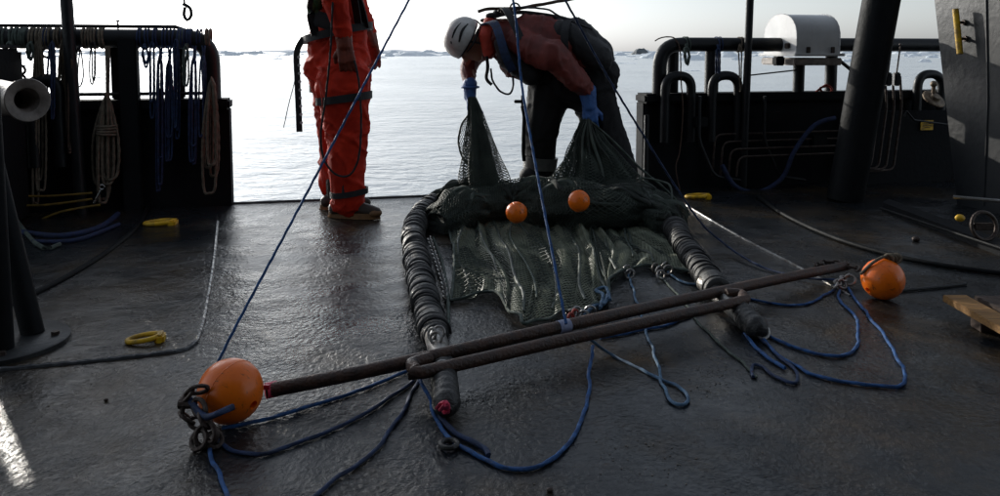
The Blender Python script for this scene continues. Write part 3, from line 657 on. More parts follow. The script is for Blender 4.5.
# ------------------------------------------------------------------ yellow lashing rings
def padeye(u, v, ang, s, lb):
    c = G(u, v); rt = thing('lashing_ring', c, lb, 'lashing ring', 'yellow lashing rings on the deck')
    d = Vector((math.cos(ang), math.sin(ang), 0)); e = Vector((-d.y, d.x, 0))
    pts = []
    for k in range(28):
        t = 2*math.pi*k/28; x = math.cos(t); y = math.sin(t)
        pts.append(c+d*(x*.085*s)+e*(y*.052*s)+ZV*(.022+.006*x))
    b = MB(); b.tube(pts, .014*s, 10, closed=True); b.build('ring', M['yellow'], rt)
    b = MB(); b.box(c+d*.085*s+ZV*.018, (.05*s, .10*s, .035), Matrix((d, e, ZV)).transposed(), .008); b.build('clamp', M['yellow'], rt)
    return rt
padeye(159, 226, .15, .9, 'worn yellow lashing ring on the port deck near the bulwark')
padeye(144, 344, .25, .62, 'worn yellow lashing ring on the port deck near the plate edge')
padeye(697, 199, -.1, .85, 'worn yellow lashing ring on the starboard deck beside the net')

# small things on deck
for i, (u, v, s) in enumerate(((916, 239, .022), (106, 400, .007), (550, 490, .008))):
    b = MB(); b.ball(G(u, v, s*.6), s, 2, (1, .8, .7)); tag(b.build('pebble', M['shackle']), ['grey lump on the starboard deck above the black hose', 'tiny dark pebble on the port foreground deck', 'tiny dark pebble at the bottom middle of the deck'][i], 'pebble')

mb = MB()
for cu, cv, su, sv, n_ in ((705, 380, 16, 12, 60), (615, 332, 14, 9, 30), (470, 395, 30, 14, 40), (640, 470, 40, 14, 50), (300, 300, 60, 30, 25), (760, 440, 90, 25, 40)):
    for _ in range(n_):
        u, v = random.gauss(cu, su), min(500, random.gauss(cv, sv)); q_ = random.uniform(.001, .0028)
        mb.ball(G(u, v, q_*.5), q_, 1, (random.uniform(.6, 1.6), 1, .5))
M['grit'] = mat('grit', (.14, .11, .08), (.03, .025, .02), rough=.5, scale=60)
tag(mb.build('grit', M['grit']), 'small flecks of grit and shell scattered on the wet deck', kind='stuff')
# pallet at right
root = thing('pallet', G(975, 320), 'wooden pallet with one pale plank at the right edge of the deck', 'pallet')
P0 = G(944, 296, .075); P1 = G(1040, 350, .075)
d = (P1-P0).normalized(); n2 = Vector((-d.y, d.x, 0))
if n2.x < 0: n2 = -n2
for k in range(5):
    b = MB(); c = P0+d*.45+n2*(.045+k*.115)
    b.box(Vector((c.x, c.y, .064+(.003 if k else 0))), (.92-.03*(k % 2), .09 if k == 0 else .10, .026), Matrix((d, n2, ZV)).transposed(), .003); tag(b.build('plank', M['wood'] if k == 0 else M['wooddark'], root), 'pale yellow plank' if k == 0 else None)
for k in range(3):
    b = MB(); c = P0+d*(.16+k*.30)+n2*.30; b.box(Vector((c.x, c.y, .026)), (.07, .54, .048), Matrix((d, n2, ZV)).transposed(), .003); b.build('bearer', M['wooddark'], root)

# ------------------------------------------------------------------ floats
def fl(c, r, axis, lb, name='trawl_float'):
    rt = thing(name, c, lb, 'float', 'orange trawl floats')
    b = MB(); a = Vector(axis).normalized()
    prof = [(-r*math.cos(math.pi*k/24), max(.012, r*math.sin(math.pi*k/24))) for k in range(25)]
    prof = [q for q in prof if q[1] > .0121 or True]
    bm = b.lathe(c, a, prof, 40, close=False); 
    # centre hole lining and moulding seam
    b.torus(c, a, r*.998, .0012, 48, 6)
    b.lathe(c, a, [(-r, .012), (r, .012)], 16, close=False)
    b.build('shell', M['orange'], rt); return rt
fl(LF, .086, (.85, -.45, -.25), 'large orange float at the left end of the rusty bar')
fl(RF, .083, (.9, .3, .5), 'orange float at the right end of the rusty bar')
N1 = G(516.5, 222); N1.z = .055; 
f1 = D(516.5, 212.5, 4.25); fl(f1, .058, (.9, .2, .35), 'small orange float on the net, left of the blue middle rope')
f2 = D(579, 201, 4.2); fl(f2, .058, (.2, .2, .9), 'small orange float on the net heap, right of the blue middle rope')

def link_chain(par, pts, L=.05, wr=.016, r=.0055, m='shackle', name='link'):
    q = spline(pts, .004); i = 0; last = q[0]
    for p in q[1:]:
        if (p-last).length >= L*.72:
            mid_ = (p+last)/2; d = (p-last).normalized(); s_ = d.cross(ZV).normalized() if abs(d.z) < .95 else Vector((1, 0, 0)); s2 = d.cross(s_)
            ax_ = (s_*.5+s2*.86) if i % 2 else (s_*.86-s2*.5)
            b = MB(); b.torus(mid_, ax_, wr, r, 18, 7, sx=L/2/wr, xdir=d); b.build(name, M[m], par); last = p; i += 1
ch = thing('shackle_chain', G(205, 425), 'rusty chain and shackles hooked round the left float', 'chain')
link_chain(ch, [G(206, 388, .13), G(190, 392, .12), G(180, 406, .08), G(187, 420, .05), G(206, 424, .04)], .048, .014, .0056)
link_chain(ch, [G(196, 402, .10), G(205, 418, .07), G(212, 440, .03)], .05, .016, .0065)
ringp(ch, G(206, 436, .03), Vector((.3, -1, .4)), .026, .007); ringp(ch, G(199, 440, .025), Vector((-.5, -1, .8)), .023, .0065); ringp(ch, G(214, 440, .02), Vector((.5, -.6, .8)), .02, .006)
b = MB(); b.tube([G(179, 404, .09), G(196, 404, .09)], .013, 8); b.build('pin', M['shackle'], ch)
rope('float_lashing', [G(190, 400, .10), G(204, 416, .08), G(217, 414, .10), G(233, 407, .10)], .008, 'navy', 'dark purple lashing threaded into the left float')
ch = thing('shackle_chain', G(841, 290), 'bright shackles and chain next to the right float', 'chain')
link_chain(ch, [G(848, 276, .04), G(838, 282, .035), G(834, 290, .02)], .04, .013, .005, 'steel'); link_chain(ch, [G(816, 266, .05), G(828, 262, .05), G(848, 266, .05), G(862, 270, .06)], .04, .012, .005)
ringp(ch, G(841, 284, .02), Vector((.3, -.6, .7)), .022, .006, 'steel'); ringp(ch, G(850, 280, .03), Vector((-.5, -.6, .7)), .022, .006, 'steel')
b = MB(); b.tube(spline([RF+Vector((-.09, 0, .02)), RF+Vector((-.05, -.02, .075)), RF+Vector((.01, .0, .093)), RF+Vector((.05, .0, .075))], .01), .006, 8)
for k in range(4): b.torus(RF+Vector((.022+.01*k, 0, .085)), Vector((random.uniform(-1, 1), 1, random.uniform(-1, 1))), .018, .0055, 16, 7)
tag(b.build('float_knot', M['beige']), 'pale frayed knot on top of the right float', 'knot')

# ------------------------------------------------------------------ beam and rollers
beam = thing('beam_trawl', G(560, 340), 'rusty double bar with black rubber disc rollers holding the net open', 'trawl frame')
def bz(u): return .045+.055*max(0, math.sin(math.pi*(u-268)/577))
b = MB(); b.tube(spline([G(u, v, bz(u)) for u, v in ((266, 391), (340, 376.5), (430, 357), (560, 327), (700, 296), (790, 277), (846, 266))], .03), .0205, 16); b.build('bar', M['rust'], beam)
lo = [G(u, v, .085) for u, v in ((424, 372), (560, 341), (733, 303))]
pa = G(412, 364, .09); pb = G(741, 294, .085)
b = MB(); b.tube(spline([G(430, 358, .09), pa, G(416, 370, .088)]+lo+[G(742, 299, .085), pb, G(726, 293, .088)], .015), .0195, 14); b.build('hanger_bar', M['rust'], beam)
def band(u0, v0, u1, v1, zz, r, m, nm):
    b = MB(); b.tube([G(u0, v0, zz), G(u1, v1, zz)], r, 14); return b.build(nm, M[m], beam)
band(266, 391, 277, 388.6, bz(270), .0225, 'pink', 'tape')
for k in range(2): 
    b = MB(); a0 = G(266, 391, .055); b.box(a0+Vector((.0, -.012, .016+k*.004)), (.028, .006, .014), Matrix.Rotation(.4+k, 3, 'X'), .001); b.build('tape', M['pink'], beam)
band(558, 327.5, 569, 325.2, bz(562), .0222, 'lilac', 'tape')
# roller paths
LP = [(470, 196, .09), (448, 197, .08), (425, 210, .07), (414, 230, .062), (416, 255, .06), (422, 285, .06), (428, 312, .06), (436, 336, .06)]
RP = [(640, 196, .09), (662, 203, .08), (672, 222, .065), (682, 242, .062), (697, 262, .062), (713, 284, .06), (718, 291, .06)]
def disc_mesh(r, th):
    b = MB(); b.lathe(Vector((0, 0, 0)), ZV, [(-th/2, r*.6), (-th/2, r*.93), (-th*.28, r), (th*.28, r), (th/2, r*.93), (th/2, r*.6)], 20)
    me = bpy.data.meshes.new('rubber_disc'); me.from_pydata(b.v, [], b.f); me.materials.append(M['rubber'])
    me.polygons.foreach_set('use_smooth', [True]*len(me.polygons)); me.update(); return me
dms = [disc_mesh(r, th) for r, th in ((.083, .026), (.079, .021), (.086, .03), (.076, .018))]
ob = wloc(beam)
for path, side in ((LP, 0), (RP, 1)):
    q = spline([G(u, v, z) for u, v, z in path], .002); last = q[0]; k = 0
    for i, p in enumerate(q[1:], 1):
        if (p-last).length > .0225:
            d = (p-q[max(0, i-12)]).normalized()
            d = (d+Vector((random.uniform(-1, 1), random.uniform(-1, 1), random.uniform(-1, 1)))*.19).normalized()
            sc = (.80-.20*i/len(q)) if side == 0 else (.78-.16*i/len(q))
            sc *= 1+.07*math.sin(k*.55+side)+random.uniform(-.07, .06)
            o = bpy.data.objects.new('rubber_disc', dms[k*7 % 4]); COL.objects.link(o); o.parent = beam
            o.location = p-ob+Vector((0, 0, random.uniform(-.004, .004))); o.rotation_mode = 'QUATERNION'; o.rotation_quaternion = d.to_track_quat('Z', 'Y'); o.scale = (sc*random.uniform(.95, 1.05), sc*random.uniform(.9, 1.03), random.uniform(.9, 1.5))
            last = p; k += 1
for path, side in ((LP, 0), (RP, 1)):      # lashing wound over the discs
    q = spline([G(u, v, z) for u, v, z in path], .004); pts = []
    for i, p in enumerate(q[8:-8]):
        t = (q[i+9]-q[i+7]).normalized(); sx_ = t.cross(ZV).normalized(); sy_ = sx_.cross(t); th = i*.42; r_ = .060-.012*i/len(q)+.005*math.sin(i*.3)
        pts.append(p+sx_*math.cos(th)*r_+sy_*math.sin(th)*r_)
    b = MB(); b.tube(spline(pts, .02), .0045, 6); b.build('lashing', M['black'], beam)
# roller end pipes
b = MB(); b.tube([G(434, 332, .06), G(439, 350, .055), G(443, 372, .055)], .036, 18); b.build('end_pipe', M['steel'], beam)
def endcap(pts, rr):
    q = spline(pts, .006); n_ = len(q); b = MB(); b.tube(q, [rr*(1+.06*math.sin(i*1.3))*(min(1, .35+(n_-1-i)*.11)) for i in range(n_)], 18); return b.build('end_cap', M['rubber'], beam)
endcap([G(443, 366, .055), G(445, 388, .05), G(447, 411, .035)], .038)
b = MB(); b.tube([G(704, 283, .06), G(722, 298, .05), G(746, 320, .045)], .033, 18); b.build('end_pipe', M['steel'], beam)
endcap([G(741, 313, .045), G(752, 324, .04), G(764, 333, .03)], .042)
b = MB(); b.torus(G(762, 331, .03), Vector((.3, -.8, .5)), .026, .006); b.build('end_ring', M['steel'], beam)
for a0 in ((432, 334), (439, 332), (436, 338)): ringp(beam, G(a0[0], a0[1], .10), Vector((random.uniform(-1, 1), -1, .4)), .018, .005, 'steel', 'link')
b = MB(); b.tube(spline([G(438, 408, .04), G(444, 402, .08), G(449, 408, .06), G(443, 413, .05)], .008), .009, 8, flat=(1, .5)); b.tube(spline([G(441, 410, .06), G(446, 405, .09), G(447, 413, .03)], .008), .008, 8, flat=(1, .5))
b.build('tape', M['pink'], beam)
link_chain(beam, [G(429, 238, .05), G(437, 262, .03), G(444, 285, .02), G(446, 300, .02)], .04, .012, .0045, 'steel')

# ------------------------------------------------------------------ net
def wire(name, grid, r, m, parent, label=None, diamond=True):
    """grid: (n,m,3) array of points -> knotted netting as real strands"""
    g = np.asarray(grid, float); n, k = g.shape[:2]
    idx = np.arange(n*k).reshape(n, k); E = []
    if diamond:
        for s in (0, 1):
            a = idx[:-1, :-1]; b_ = idx[1:, 1:]; c = idx[1:, :-1]; d = idx[:-1, 1:]
            I, J = np.meshgrid(np.arange(n-1), np.arange(k-1), indexing='ij'); par = (I+J) % 2 == 0
        E = np.concatenate([np.stack([a[par], b_[par]], 1), np.stack([c[~par], d[~par]], 1)])
    else:
        E = np.concatenate([np.stack([idx[:-1].ravel(), idx[1:].ravel()], 1), np.stack([idx[:, :-1].ravel(), idx[:, 1:].ravel()], 1)])
    P = g.reshape(-1, 3); A_ = P[E[:, 0]]; B_ = P[E[:, 1]]; d = B_-A_; L = np.linalg.norm(d, axis=1); ok = L > 1e-5
    A_, B_, d, L = A_[ok], B_[ok], d[ok], L[ok]; d = d/L[:, None]
    up = np.where(np.abs(d[:, 2:3]) < .9, np.array([[0, 0, 1.]]), np.array([[1., 0, 0]]))
    x = np.cross(d, up); x /= np.linalg.norm(x, axis=1)[:, None]; y = np.cross(d, x)
    V = []
    for base in (A_, B_):
        for th in (math.pi/2, math.pi*7/6, math.pi*11/6): V.append(base + x*math.cos(th)*r - y*math.sin(th)*r)
    V = np.stack(V, 1).reshape(-1, 3); ne = len(A_); o6 = (np.arange(ne)*6)[:, None]
    Q = np.concatenate([o6+np.array([[0, 1, 4, 3]]), o6+np.array([[1, 2, 5, 4]]), o6+np.array([[2, 0, 3, 5]])])
    off = wloc(parent); V = V-np.array(off)[None]
    me = bpy.data.meshes.new(name); me.vertices.add(len(V)); me.vertices.foreach_set('co', V.ravel())
    me.loops.add(len(Q)*4); me.polygons.add(len(Q)); me.loops.foreach_set('vertex_index', Q.ravel().astype(np.int32))
    me.polygons.foreach_set('loop_start', (np.arange(len(Q))*4).astype(np.int32)); me.polygons.foreach_set('loop_total', np.full(len(Q), 4, np.int32))
    me.update(calc_edges=True); me.materials.append(M[m])
    me.polygons.foreach_set('use_smooth', [True]*len(Q))
    o = bpy.data.objects.new(name, me); COL.objects.link(o); o.parent = parent; o['kind'] = 'stuff'
    if label: o['label'] = label
    return o
def nz(x, y, z=0.0): return noise.noise(Vector((x, y, z)))
def polyl(pts, n):
    q = spline(pts, .01); L = [0]
    for i in range(1, len(q)): L.append(L[-1]+(q[i]-q[i-1]).length)
    out = []; j = 0
    for i in range(n):
        t = L[-1]*i/(n-1)
        while j < len(L)-2 and L[j+1] < t: j += 1
        k = (t-L[j])/max(1e-9, L[j+1]-L[j]); out.append(q[j].lerp(q[j+1], k))
    return out
netr = thing('trawl_net', G(560, 260), 'grey green trawl net spread and heaped between the rollers, held up by the bending man', 'net')
na, nb_ = 124, 176
back = polyl([G(438, 212), G(475, 204), (G(520, 200)), G(570, 200), G(620, 204), G(668, 212)], na)
front = polyl([G(450, 304), G(478, 301), G(497, 303), G(509, 316), G(523, 331), G(542, 325), G(568, 321), G(592, 312), G(606, 303), G(612, 286), G(632, 273), G(655, 272), G(680, 274), G(704, 281)], na)
def sheet(z0, seed, jit=0.0, t1=1.0):
    g = np.zeros((na, nb_, 3))
    for i in range(na):
        a = i/(na-1)
        for j in range(nb_):
            t = j/(nb_-1)*t1; p = back[i].lerp(front[i], t)
            pinch = .05*math.sin(math.pi*t)
            # left edge pulled in towards the middle
            if a < .5: p.x += (.5-a)*.10*math.sin(math.pi*t)**.8
            # folds running fore and aft, slightly fanned
            x = a*13+1.6*nz(a*3, t*2.2, seed)+seed
            f = abs(nz(x*1.0, t*1.3+seed, 1))**.9*2.0
            f2 = max(0, 1-abs(((x*.62) % 1)-.5)*6)*(.5+.5*nz(x*.3, t*3, 5))
            z = z0+.028*f+.045*f2*(1-.3*t)+.02*max(0, nz(x*.4, t*5, 9)) + .10*max(0, .18-t)/.18
            p.x += .022*nz(x*1.5, t*3, 7)*(1 if 0 < i < na-1 else 0)+jit*.004; p.y += .012*nz(x*3, t*4, 11)
            g[i, j] = (p.x, p.y, z)
    return g
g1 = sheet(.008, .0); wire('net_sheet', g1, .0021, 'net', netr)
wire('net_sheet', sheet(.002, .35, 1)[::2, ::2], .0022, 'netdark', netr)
# bolt ropes at sheet edges and fold lines
rope('edge_rope', [Vector(g1[i, nb_-1])+ZV*.004 for i in range(0, na, 4)]+[Vector(g1[-1, -1])], .006, 'green', parent=netr)
rope('edge_rope', [Vector(g1[0, j])+ZV*.004 for j in range(0, nb_, 4)]+[Vector(g1[0, -1])], .0065, 'green', parent=netr)
for i0, wob in ((40, 3), (77, -2), (99, 2)):
    pts = []
    for j in range(0, nb_, 16):
        i = int(max(0, min(na-1, i0+wob*math.sin(j*.05)))); pts.append(Vector(g1[i, j])+ZV*.010)
    rope('seam_rope', pts, .0045, 'green', parent=netr)
for k in range(9):
    i0 = 5+k*14; pts = []
    for j in range(0, nb_, 14):
        i = int(max(0, min(na-1, i0+4*math.sin(j*.04+k)))); pts.append(Vector(g1[i, j])+ZV*.0)
    rope('fold', pts, .0075, 'netdark', parent=netr)
# heap
def heap_surface(path, rad, nseg, ns, seed, flat=.8, amp=.3):
    q = polyl(path, nseg); g = np.zeros((nseg, ns+1, 3))
    for i in range(nseg):
        t = (q[min(nseg-1, i+1)]-q[max(0, i-1)]).normalized(); s = t.cross(ZV).normalized(); rr = rad(i/(nseg-1))
        for j in range(ns+1):
            th = 2*math.pi*j/ns; c, sn = math.cos(th), math.sin(th)
            k = 1+1.5*amp*nz(q[i].x*5+c*.9+seed, q[i].y*5+sn*.9, sn+seed)+.16*nz(q[i].x*16+seed, c*3+i*.02, sn*3)+.10*abs(nz(q[i].x*34, c*6, sn*6+seed))
            p = q[i]+s*(c*rr*k)+ZV*(sn*rr*k*flat); g[i, j] = (p.x, p.y, max(.004, p.z))
    return g
def solid(g, name, m, parent, shrink=0):
    n, k = g.shape[:2]; mb = MB(); mb.add([tuple(q) for q in g.reshape(-1, 3)], [(i*k+j, i*k+j+1, (i+1)*k+j+1, (i+1)*k+j) for i in range(n-1) for j in range(k-1)]+[tuple(range(k)), tuple(range((n-1)*k, n*k))])
    return mb.build(name, M[m], parent, ang=180)
hp = [G(436, 224, .05), G(452, 214, .09), G(478, 206, .10), G(515, 203, .10), G(560, 206, .11), G(605, 208, .13), G(645, 210, .10), G(672, 226, .06)]
g = heap_surface(hp, lambda t: .085+.06*math.sin(math.pi*t)+.02*math.sin(t*17), 300, 90, 2.0)
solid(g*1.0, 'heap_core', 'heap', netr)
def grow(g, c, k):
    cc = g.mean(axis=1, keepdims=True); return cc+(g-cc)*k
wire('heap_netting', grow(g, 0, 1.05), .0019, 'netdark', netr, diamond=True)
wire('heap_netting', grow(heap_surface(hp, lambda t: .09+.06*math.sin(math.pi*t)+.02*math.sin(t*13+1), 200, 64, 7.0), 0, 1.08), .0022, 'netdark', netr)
for kk, (hp2, rr_) in enumerate((([G(446, 224, .03), G(485, 217, .04), G(530, 215, .04), G(575, 218, .04), G(628, 217, .045), G(655, 226, .03)], .045), ([G(430, 204, .06), G(462, 190, .16), G(500, 192, .14)], .07), ([G(560, 196, .12), G(610, 194, .16), G(650, 198, .14), G(672, 212, .05)], .075))):
    g2 = heap_surface(hp2, lambda t: rr_*(.6+.5*math.sin(math.pi*t)+.3*abs(math.sin(t*11+kk))), 160, 50, 11.0+kk*5, .75, .55)
    solid(g2, 'heap_core', 'heap', netr); wire('heap_netting', grow(g2, 0, 1.07), .0019, 'netdark', netr)
# twisted folds lying on the heap
for k in range(26):
    a = random.uniform(0, .9); l = random.uniform(.08, .25); pts = []
    th = random.uniform(.6, 2.6)
    for s in range(7):
        i = int((a+l*s/6)*299); i = min(299, i); th2 = th+.5*math.sin(s*.9+k)
        j = int(th2/(2*math.pi)*90) % 90; cc = g[i].mean(axis=0); pts.append(Vector(cc+(g[i, j]-cc)*1.06))
    rope('net_fold', pts, random.uniform(.010, .018), 'heap' if k % 3 else 'netdark', parent=netr, lobes=5, step=.02)

# draped parts held in the hands
def drape(path, rads, nseg, ns, seed, fold=.25, nf=7, flat=.75):
    q = polyl(path, nseg); g = np.zeros((nseg, ns+1, 3)); k = len(rads)-1
    for i in range(nseg):
        t = i/(nseg-1); x = t*k; a = min(k-1, int(x)); rr = rads[a]+(rads[a+1]-rads[a])*(x-a)
        for j in range(ns+1):
            th = 2*math.pi*j/ns
            f = 1+fold*math.sin(nf*th+seed+1.5*math.sin(t*3+seed)) + .18*nz(math.cos(th)*2+seed, math.sin(th)*2, t*3)
            g[i, j] = (q[i].x+math.cos(th)*rr*f, q[i].y+math.sin(th)*rr*f*flat, max(.01, q[i].z+.02*nz(math.cos(th)*3, math.sin(th)*3, seed+t*2)))
    return g
YM = 4.85
lpath = [D(472, 98, YM), D(475, 112, YM), D(479, 140, YM-.02), D(482, 165, YM-.05), D(486, 196, YM-.1)]
for k, (fd, sc) in enumerate(((.22, 1), (.3, .8), (.3, .6), (.2, .42), (.15, .25))):
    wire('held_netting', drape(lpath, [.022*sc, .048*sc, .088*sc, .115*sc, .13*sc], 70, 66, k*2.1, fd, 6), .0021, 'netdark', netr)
lp2 = [D(466, 118, YM), D(460, 130, YM), D(459, 145, YM), D(466, 160, YM), D(474, 170, YM)]
rope('net_edge', [D(471, 112, YM), D(462, 124, YM), D(458.5, 142, YM), D(463, 158, YM), D(472, 168, YM)], .006, 'netdark', parent=netr)
g_ = np.zeros((26, 14, 3))
for i in range(26):
    for j in range(14):
        t = i/25; a_ = Vector(D(471, 112+56*t, YM)); c_ = Vector(D(471-12.5*math.sin(math.pi*t)**.8, 112+56*t, YM+.02)); p = a_.lerp(c_, j/13); g_[i, j] = (p.x, p.y+.02*math.sin(j*.8+i*.3), p.z)
wire('held_netting', g_, .0018, 'netdark', netr)
rpath = [D(588, 119, YM), D(588, 127, YM), D(590, 142, YM-.02), D(594, 165, YM-.06), D(596, 205, YM-.12)]
for k, (fd, sc) in enumerate(((.16, 1), (.24, .88), (.26, .7), (.24, .5), (.2, .3))):
    wire('held_netting', drape(rpath, [.034*sc, .095*sc, .185*sc, .28*sc, .37*sc], 62, 84, k*1.7+.6, fd, 7, .45), .0021, 'netdark', netr)
for k in range(5):
    a = -.55+1.1*k/4+random.uniform(-.1, .1)
    pts = [D(588+a*3, 120, YM-.05), D(588+a*18+random.uniform(-3, 3), 140, YM-.08), D(592+a*34+random.uniform(-4, 4), 170, YM-.14), D(596+a*50, 200, YM-.2)]
    rope('net_fold', pts, random.uniform(.005, .010), 'netdark' if k % 2 else 'heap', parent=netr, lobes=5, step=.02)
rope('net_line', [D(590, 121, YM-.03), D(612, 140, YM-.05), D(640, 168, YM-.1), D(664, 188, YM-.15), G(690, 215, .04)], .007, 'netdark', parent=netr)
rope('net_line', [D(655, 188, 4.5), D(640, 178, 4.55), D(668, 184, 4.5), D(672, 200, 4.4)], .006, 'netdark', parent=netr)
# rings and knots along the front edge
for u, v in ((571, 315), (577, 312), (583, 316), (590, 311), (627, 270), (630, 274), (655, 268), (659, 271), (664, 266), (668, 270), (661, 275)):
    ringp(netr, G(u, v, .025), Vector((random.uniform(-1, 1), -1, random.uniform(-.6, .9))), .018, .0048, 'steel', sx=1.2)
M['redp'] = mat('red_paint', (.45, .05, .03), rough=.4)
for u, v in ((571, 318), (575, 314)): ringp(netr, G(u, v, .03), Vector((1, -1, .3)), .016, .005, 'redp')
for pts in ([(600, 308), (603, 295), (596, 290), (606, 288), (610, 300)], [(584, 316), (594, 306), (604, 304), (608, 294)]):
    rope('knot_line', [G(u, v, .03) for u, v in pts], .007, 'ltblue', parent=netr)
# stray twine sticking out of net edge near heap
rope('side_line', [G(433, 238, .02), G(442, 262, .02), G(447, 290, .02), G(448, 322, .02), G(442, 336, .06)], .007, 'green', parent=netr)

# ------------------------------------------------------------------ people
def chain_balls(mb, segs):
    """segs: (A, ra, B, rb[, (sx,sy,sz)])"""
    for s in segs:
        A_, ra, B_, rb = s[:4]; sc = s[4] if len(s) > 4 else (1, 1, 1); A_ = Vector(A_); B_ = Vector(B_); L = (B_-A_).length; n = max(1, int(L/(min(ra, rb)*.28)))
        for i in range(n+1):
            t = i/n; mb.ball(A_.lerp(B_, t), ra+(rb-ra)*t, 2, sc)
def remesh(name, segs, vox, m, parent, smooth=6, disp=None, extra=None):
    mb = MB(); chain_balls(mb, segs)
    if extra: extra(mb)
    me = bpy.data.meshes.new('tmp'); me.from_pydata(mb.v, [], mb.f); o = bpy.data.objects.new('tmp', me); COL.objects.link(o)
    r = o.modifiers.new('r', 'REMESH'); r.mode = 'VOXEL'; r.voxel_size = vox; r.adaptivity = 0
    s = o.modifiers.new('s', 'SMOOTH'); s.iterations = smooth; s.factor = .5
    dg = bpy.context.evaluated_depsgraph_get(); dg.update(); ev = o.evaluated_get(dg); m2 = bpy.data.meshes.new_from_object(ev)
    bpy.data.objects.remove(o); bpy.data.meshes.remove(me); m2.name = name
    if disp:
        m2.update(); ns = [v.normal.copy() for v in m2.vertices]
        for v, n_ in zip(m2.vertices, ns): v.co = v.co + n_*disp(v.co, n_)
    off = wloc(parent)
    for v in m2.vertices: v.co -= off
    m2.materials.clear(); m2.materials.append(M[m])
    return link(name, m2, parent, True, 180)
def folds(a=.009, sx=5, sz=14, seed=0, ax=None):
    def f(p, n_):
        wx = nz(p.x*4+seed, p.y*4, p.z*3)*.8; wz = nz(p.x*3, p.y*3+seed, p.z*4)*.9
        q = nz(p.x*sx*.7+wx+seed, p.y*sx*.7, p.z*sz*.55+wz*1.6+p.x*3)
        q2 = nz(p.x*sx*1.6+seed*2, p.y*sx*1.6+wx, p.z*sz*1.1+wz-p.x*5)
        m_ = .5+.5*nz(p.x*3+seed, p.y*3, p.z*2.2)
        return a*(max(0, 1-abs(q)*7)*1.1*m_ + max(0, 1-abs(q2)*8)*.5*(1-m_) - .35 + .7*nz(p.x*5, p.y*5+seed, p.z*4))
    return f
def hand(wrist, fd, pn, side, s=1.0, curl=.5, spread=.12):
    """wrist point, finger direction, palm normal (towards palm side), side=+1 thumb to +x of cross"""
    fd = Vector(fd).normalized(); pn = Vector(pn); pn = (pn-fd*pn.dot(fd)).normalized(); sd = fd.cross(pn)*side; w_ = Vector(wrist); sg = []
    pc = w_+fd*.045*s
    for k in (-1.5, -.5, .5, 1.5):
        sg.append((w_+sd*k*.013*s, .021*s, w_+fd*.088*s+sd*k*.020*s, .016*s))
    for k, (L, r) in enumerate(((.060, .0105), (.072, .0112), (.078, .0115), (.070, .0108))):
        kk = 1.5-k if True else k; kk = -1.5+k
        p = w_+fd*.088*s+sd*kk*.0215*s; d = (fd+sd*kk*spread*.5).normalized(); c = 0
        for seg, fr in enumerate((.45, .32, .26)):
            c += curl*(1.0 if seg else .7)+.05*k
            dd = d*math.cos(c)+pn*math.sin(c); q = p+dd*L*fr*s*1.15; sg.append((p, (r-.0006*seg)*s, q, (r-.0012*seg-.0006)*s)); p = q
    tb = w_+fd*.028*s+sd*.030*s+pn*.006*s; d1 = (fd*.72+sd*.62+pn*.35).normalized(); q = tb+d1*.042*s; d2 = (fd*.85+sd*.12+pn*.55).normalized()
    sg += [(tb, .0165*s, q, .0135*s), (q, .013*s, q+d2*.034*s, .010*s)]
    return sg
def head(c, face, up, s=1.0):
    face = Vector(face).normalized(); up = Vector(up); up = (up-face*up.dot(face)).normalized(); rt = face.cross(up); c = Vector(c)
    R3 = Matrix((rt, face, up)).transposed()
    def P(x, y, z): return c+(rt*x+face*y+up*z)*s
    sg = [(P(0, -.012, .035), .080*s, P(0, -.01, .03), .080*s, (1, 1, 1)), (P(0, .005, -.01), .072*s, P(0, .022, -.045), .058*s), (P(0, .04, -.075), .038*s, P(0, .055, -.09), .026*s),
          (P(0, .078, .012), .010*s, P(0, .098, -.022), .0125*s), (P(-.012, .086, -.026), .008*s, P(.012, .086, -.026), .008*s),
          (P(-.018, .075, -.052), .008*s, P(.018, .075, -.052), .008*s), (P(-.03, .066, .022), .012*s, P(.03, .066, .022), .012*s),
          (P(-.076, -.005, .012), .012*s, P(-.076, -.008, -.02), .009*s), (P(.076, -.005, .012), .012*s, P(.076, -.008, -.02), .009*s)]
    return sg, P, R3

# ---- man in red
YR = G(358, 215).y
rt = thing('person', G(355, 212), 'standing person in bright red suit with black belt and brown rubber gloves', 'person')
def Q(u, v, dy=0.0):   # pixel at the man's plane, moved away by dy without changing the projected scale much
    p = D(u, v, YR); return Vector((p.x, p.y+dy, p.z))
hipN, kneeN, ankN = Q(347, 78, -.10), Q(350, 138, -.09), Q(350, 198, -.08)
hipF, kneeF, ankF = Q(334, 78, .12), Q(327, 134, .20), Q(327, 190, .24)
pel = Q(341, 60); ch = Q(338, 5); shl = Q(340, -32)
neck = Q(342, -52); hd = Q(346, -78)
shN, elN, wrN = Q(343, -34, -.20), Q(343, -2, -.27), Q(350, 33, -.23)
shF, elF, wrF = Q(343, -34, .20), Q(350, 5, .27), Q(362, 32, .22)
trouser = [(pel, .165, Q(338, 32), .155, (1.08, .95, 1)), (Q(330, 62), .12, Q(326, 50), .12), (hipN, .165, kneeN, .130, (1.05, .9, 1)), (Q(322, 70, .02), .11, Q(326, 100, .05), .09), (Q(342, 90, -.08), .12, Q(345, 120, -.08), .105), (kneeN, .130, ankN, .108), (hipF, .145, kneeF, .112), (kneeF, .115, ankF, .098)]
jack = [(Q(339, 35), .168, ch, .165, (1.08, .95, 1)), (ch, .165, shl, .14, (1.0, 1.1, 1)), (Q(354, 20), .09, Q(353, 40), .09), (shl+Vector((0, -.13, 0)), .10, shl+Vector((0, .13, 0)), .10), (neck, .075, shl, .09),
        (shN, .085, elN, .078), (elN, .082, wrN, .07), (shF, .085, elF, .075), (elF, .075, wrF, .06)]
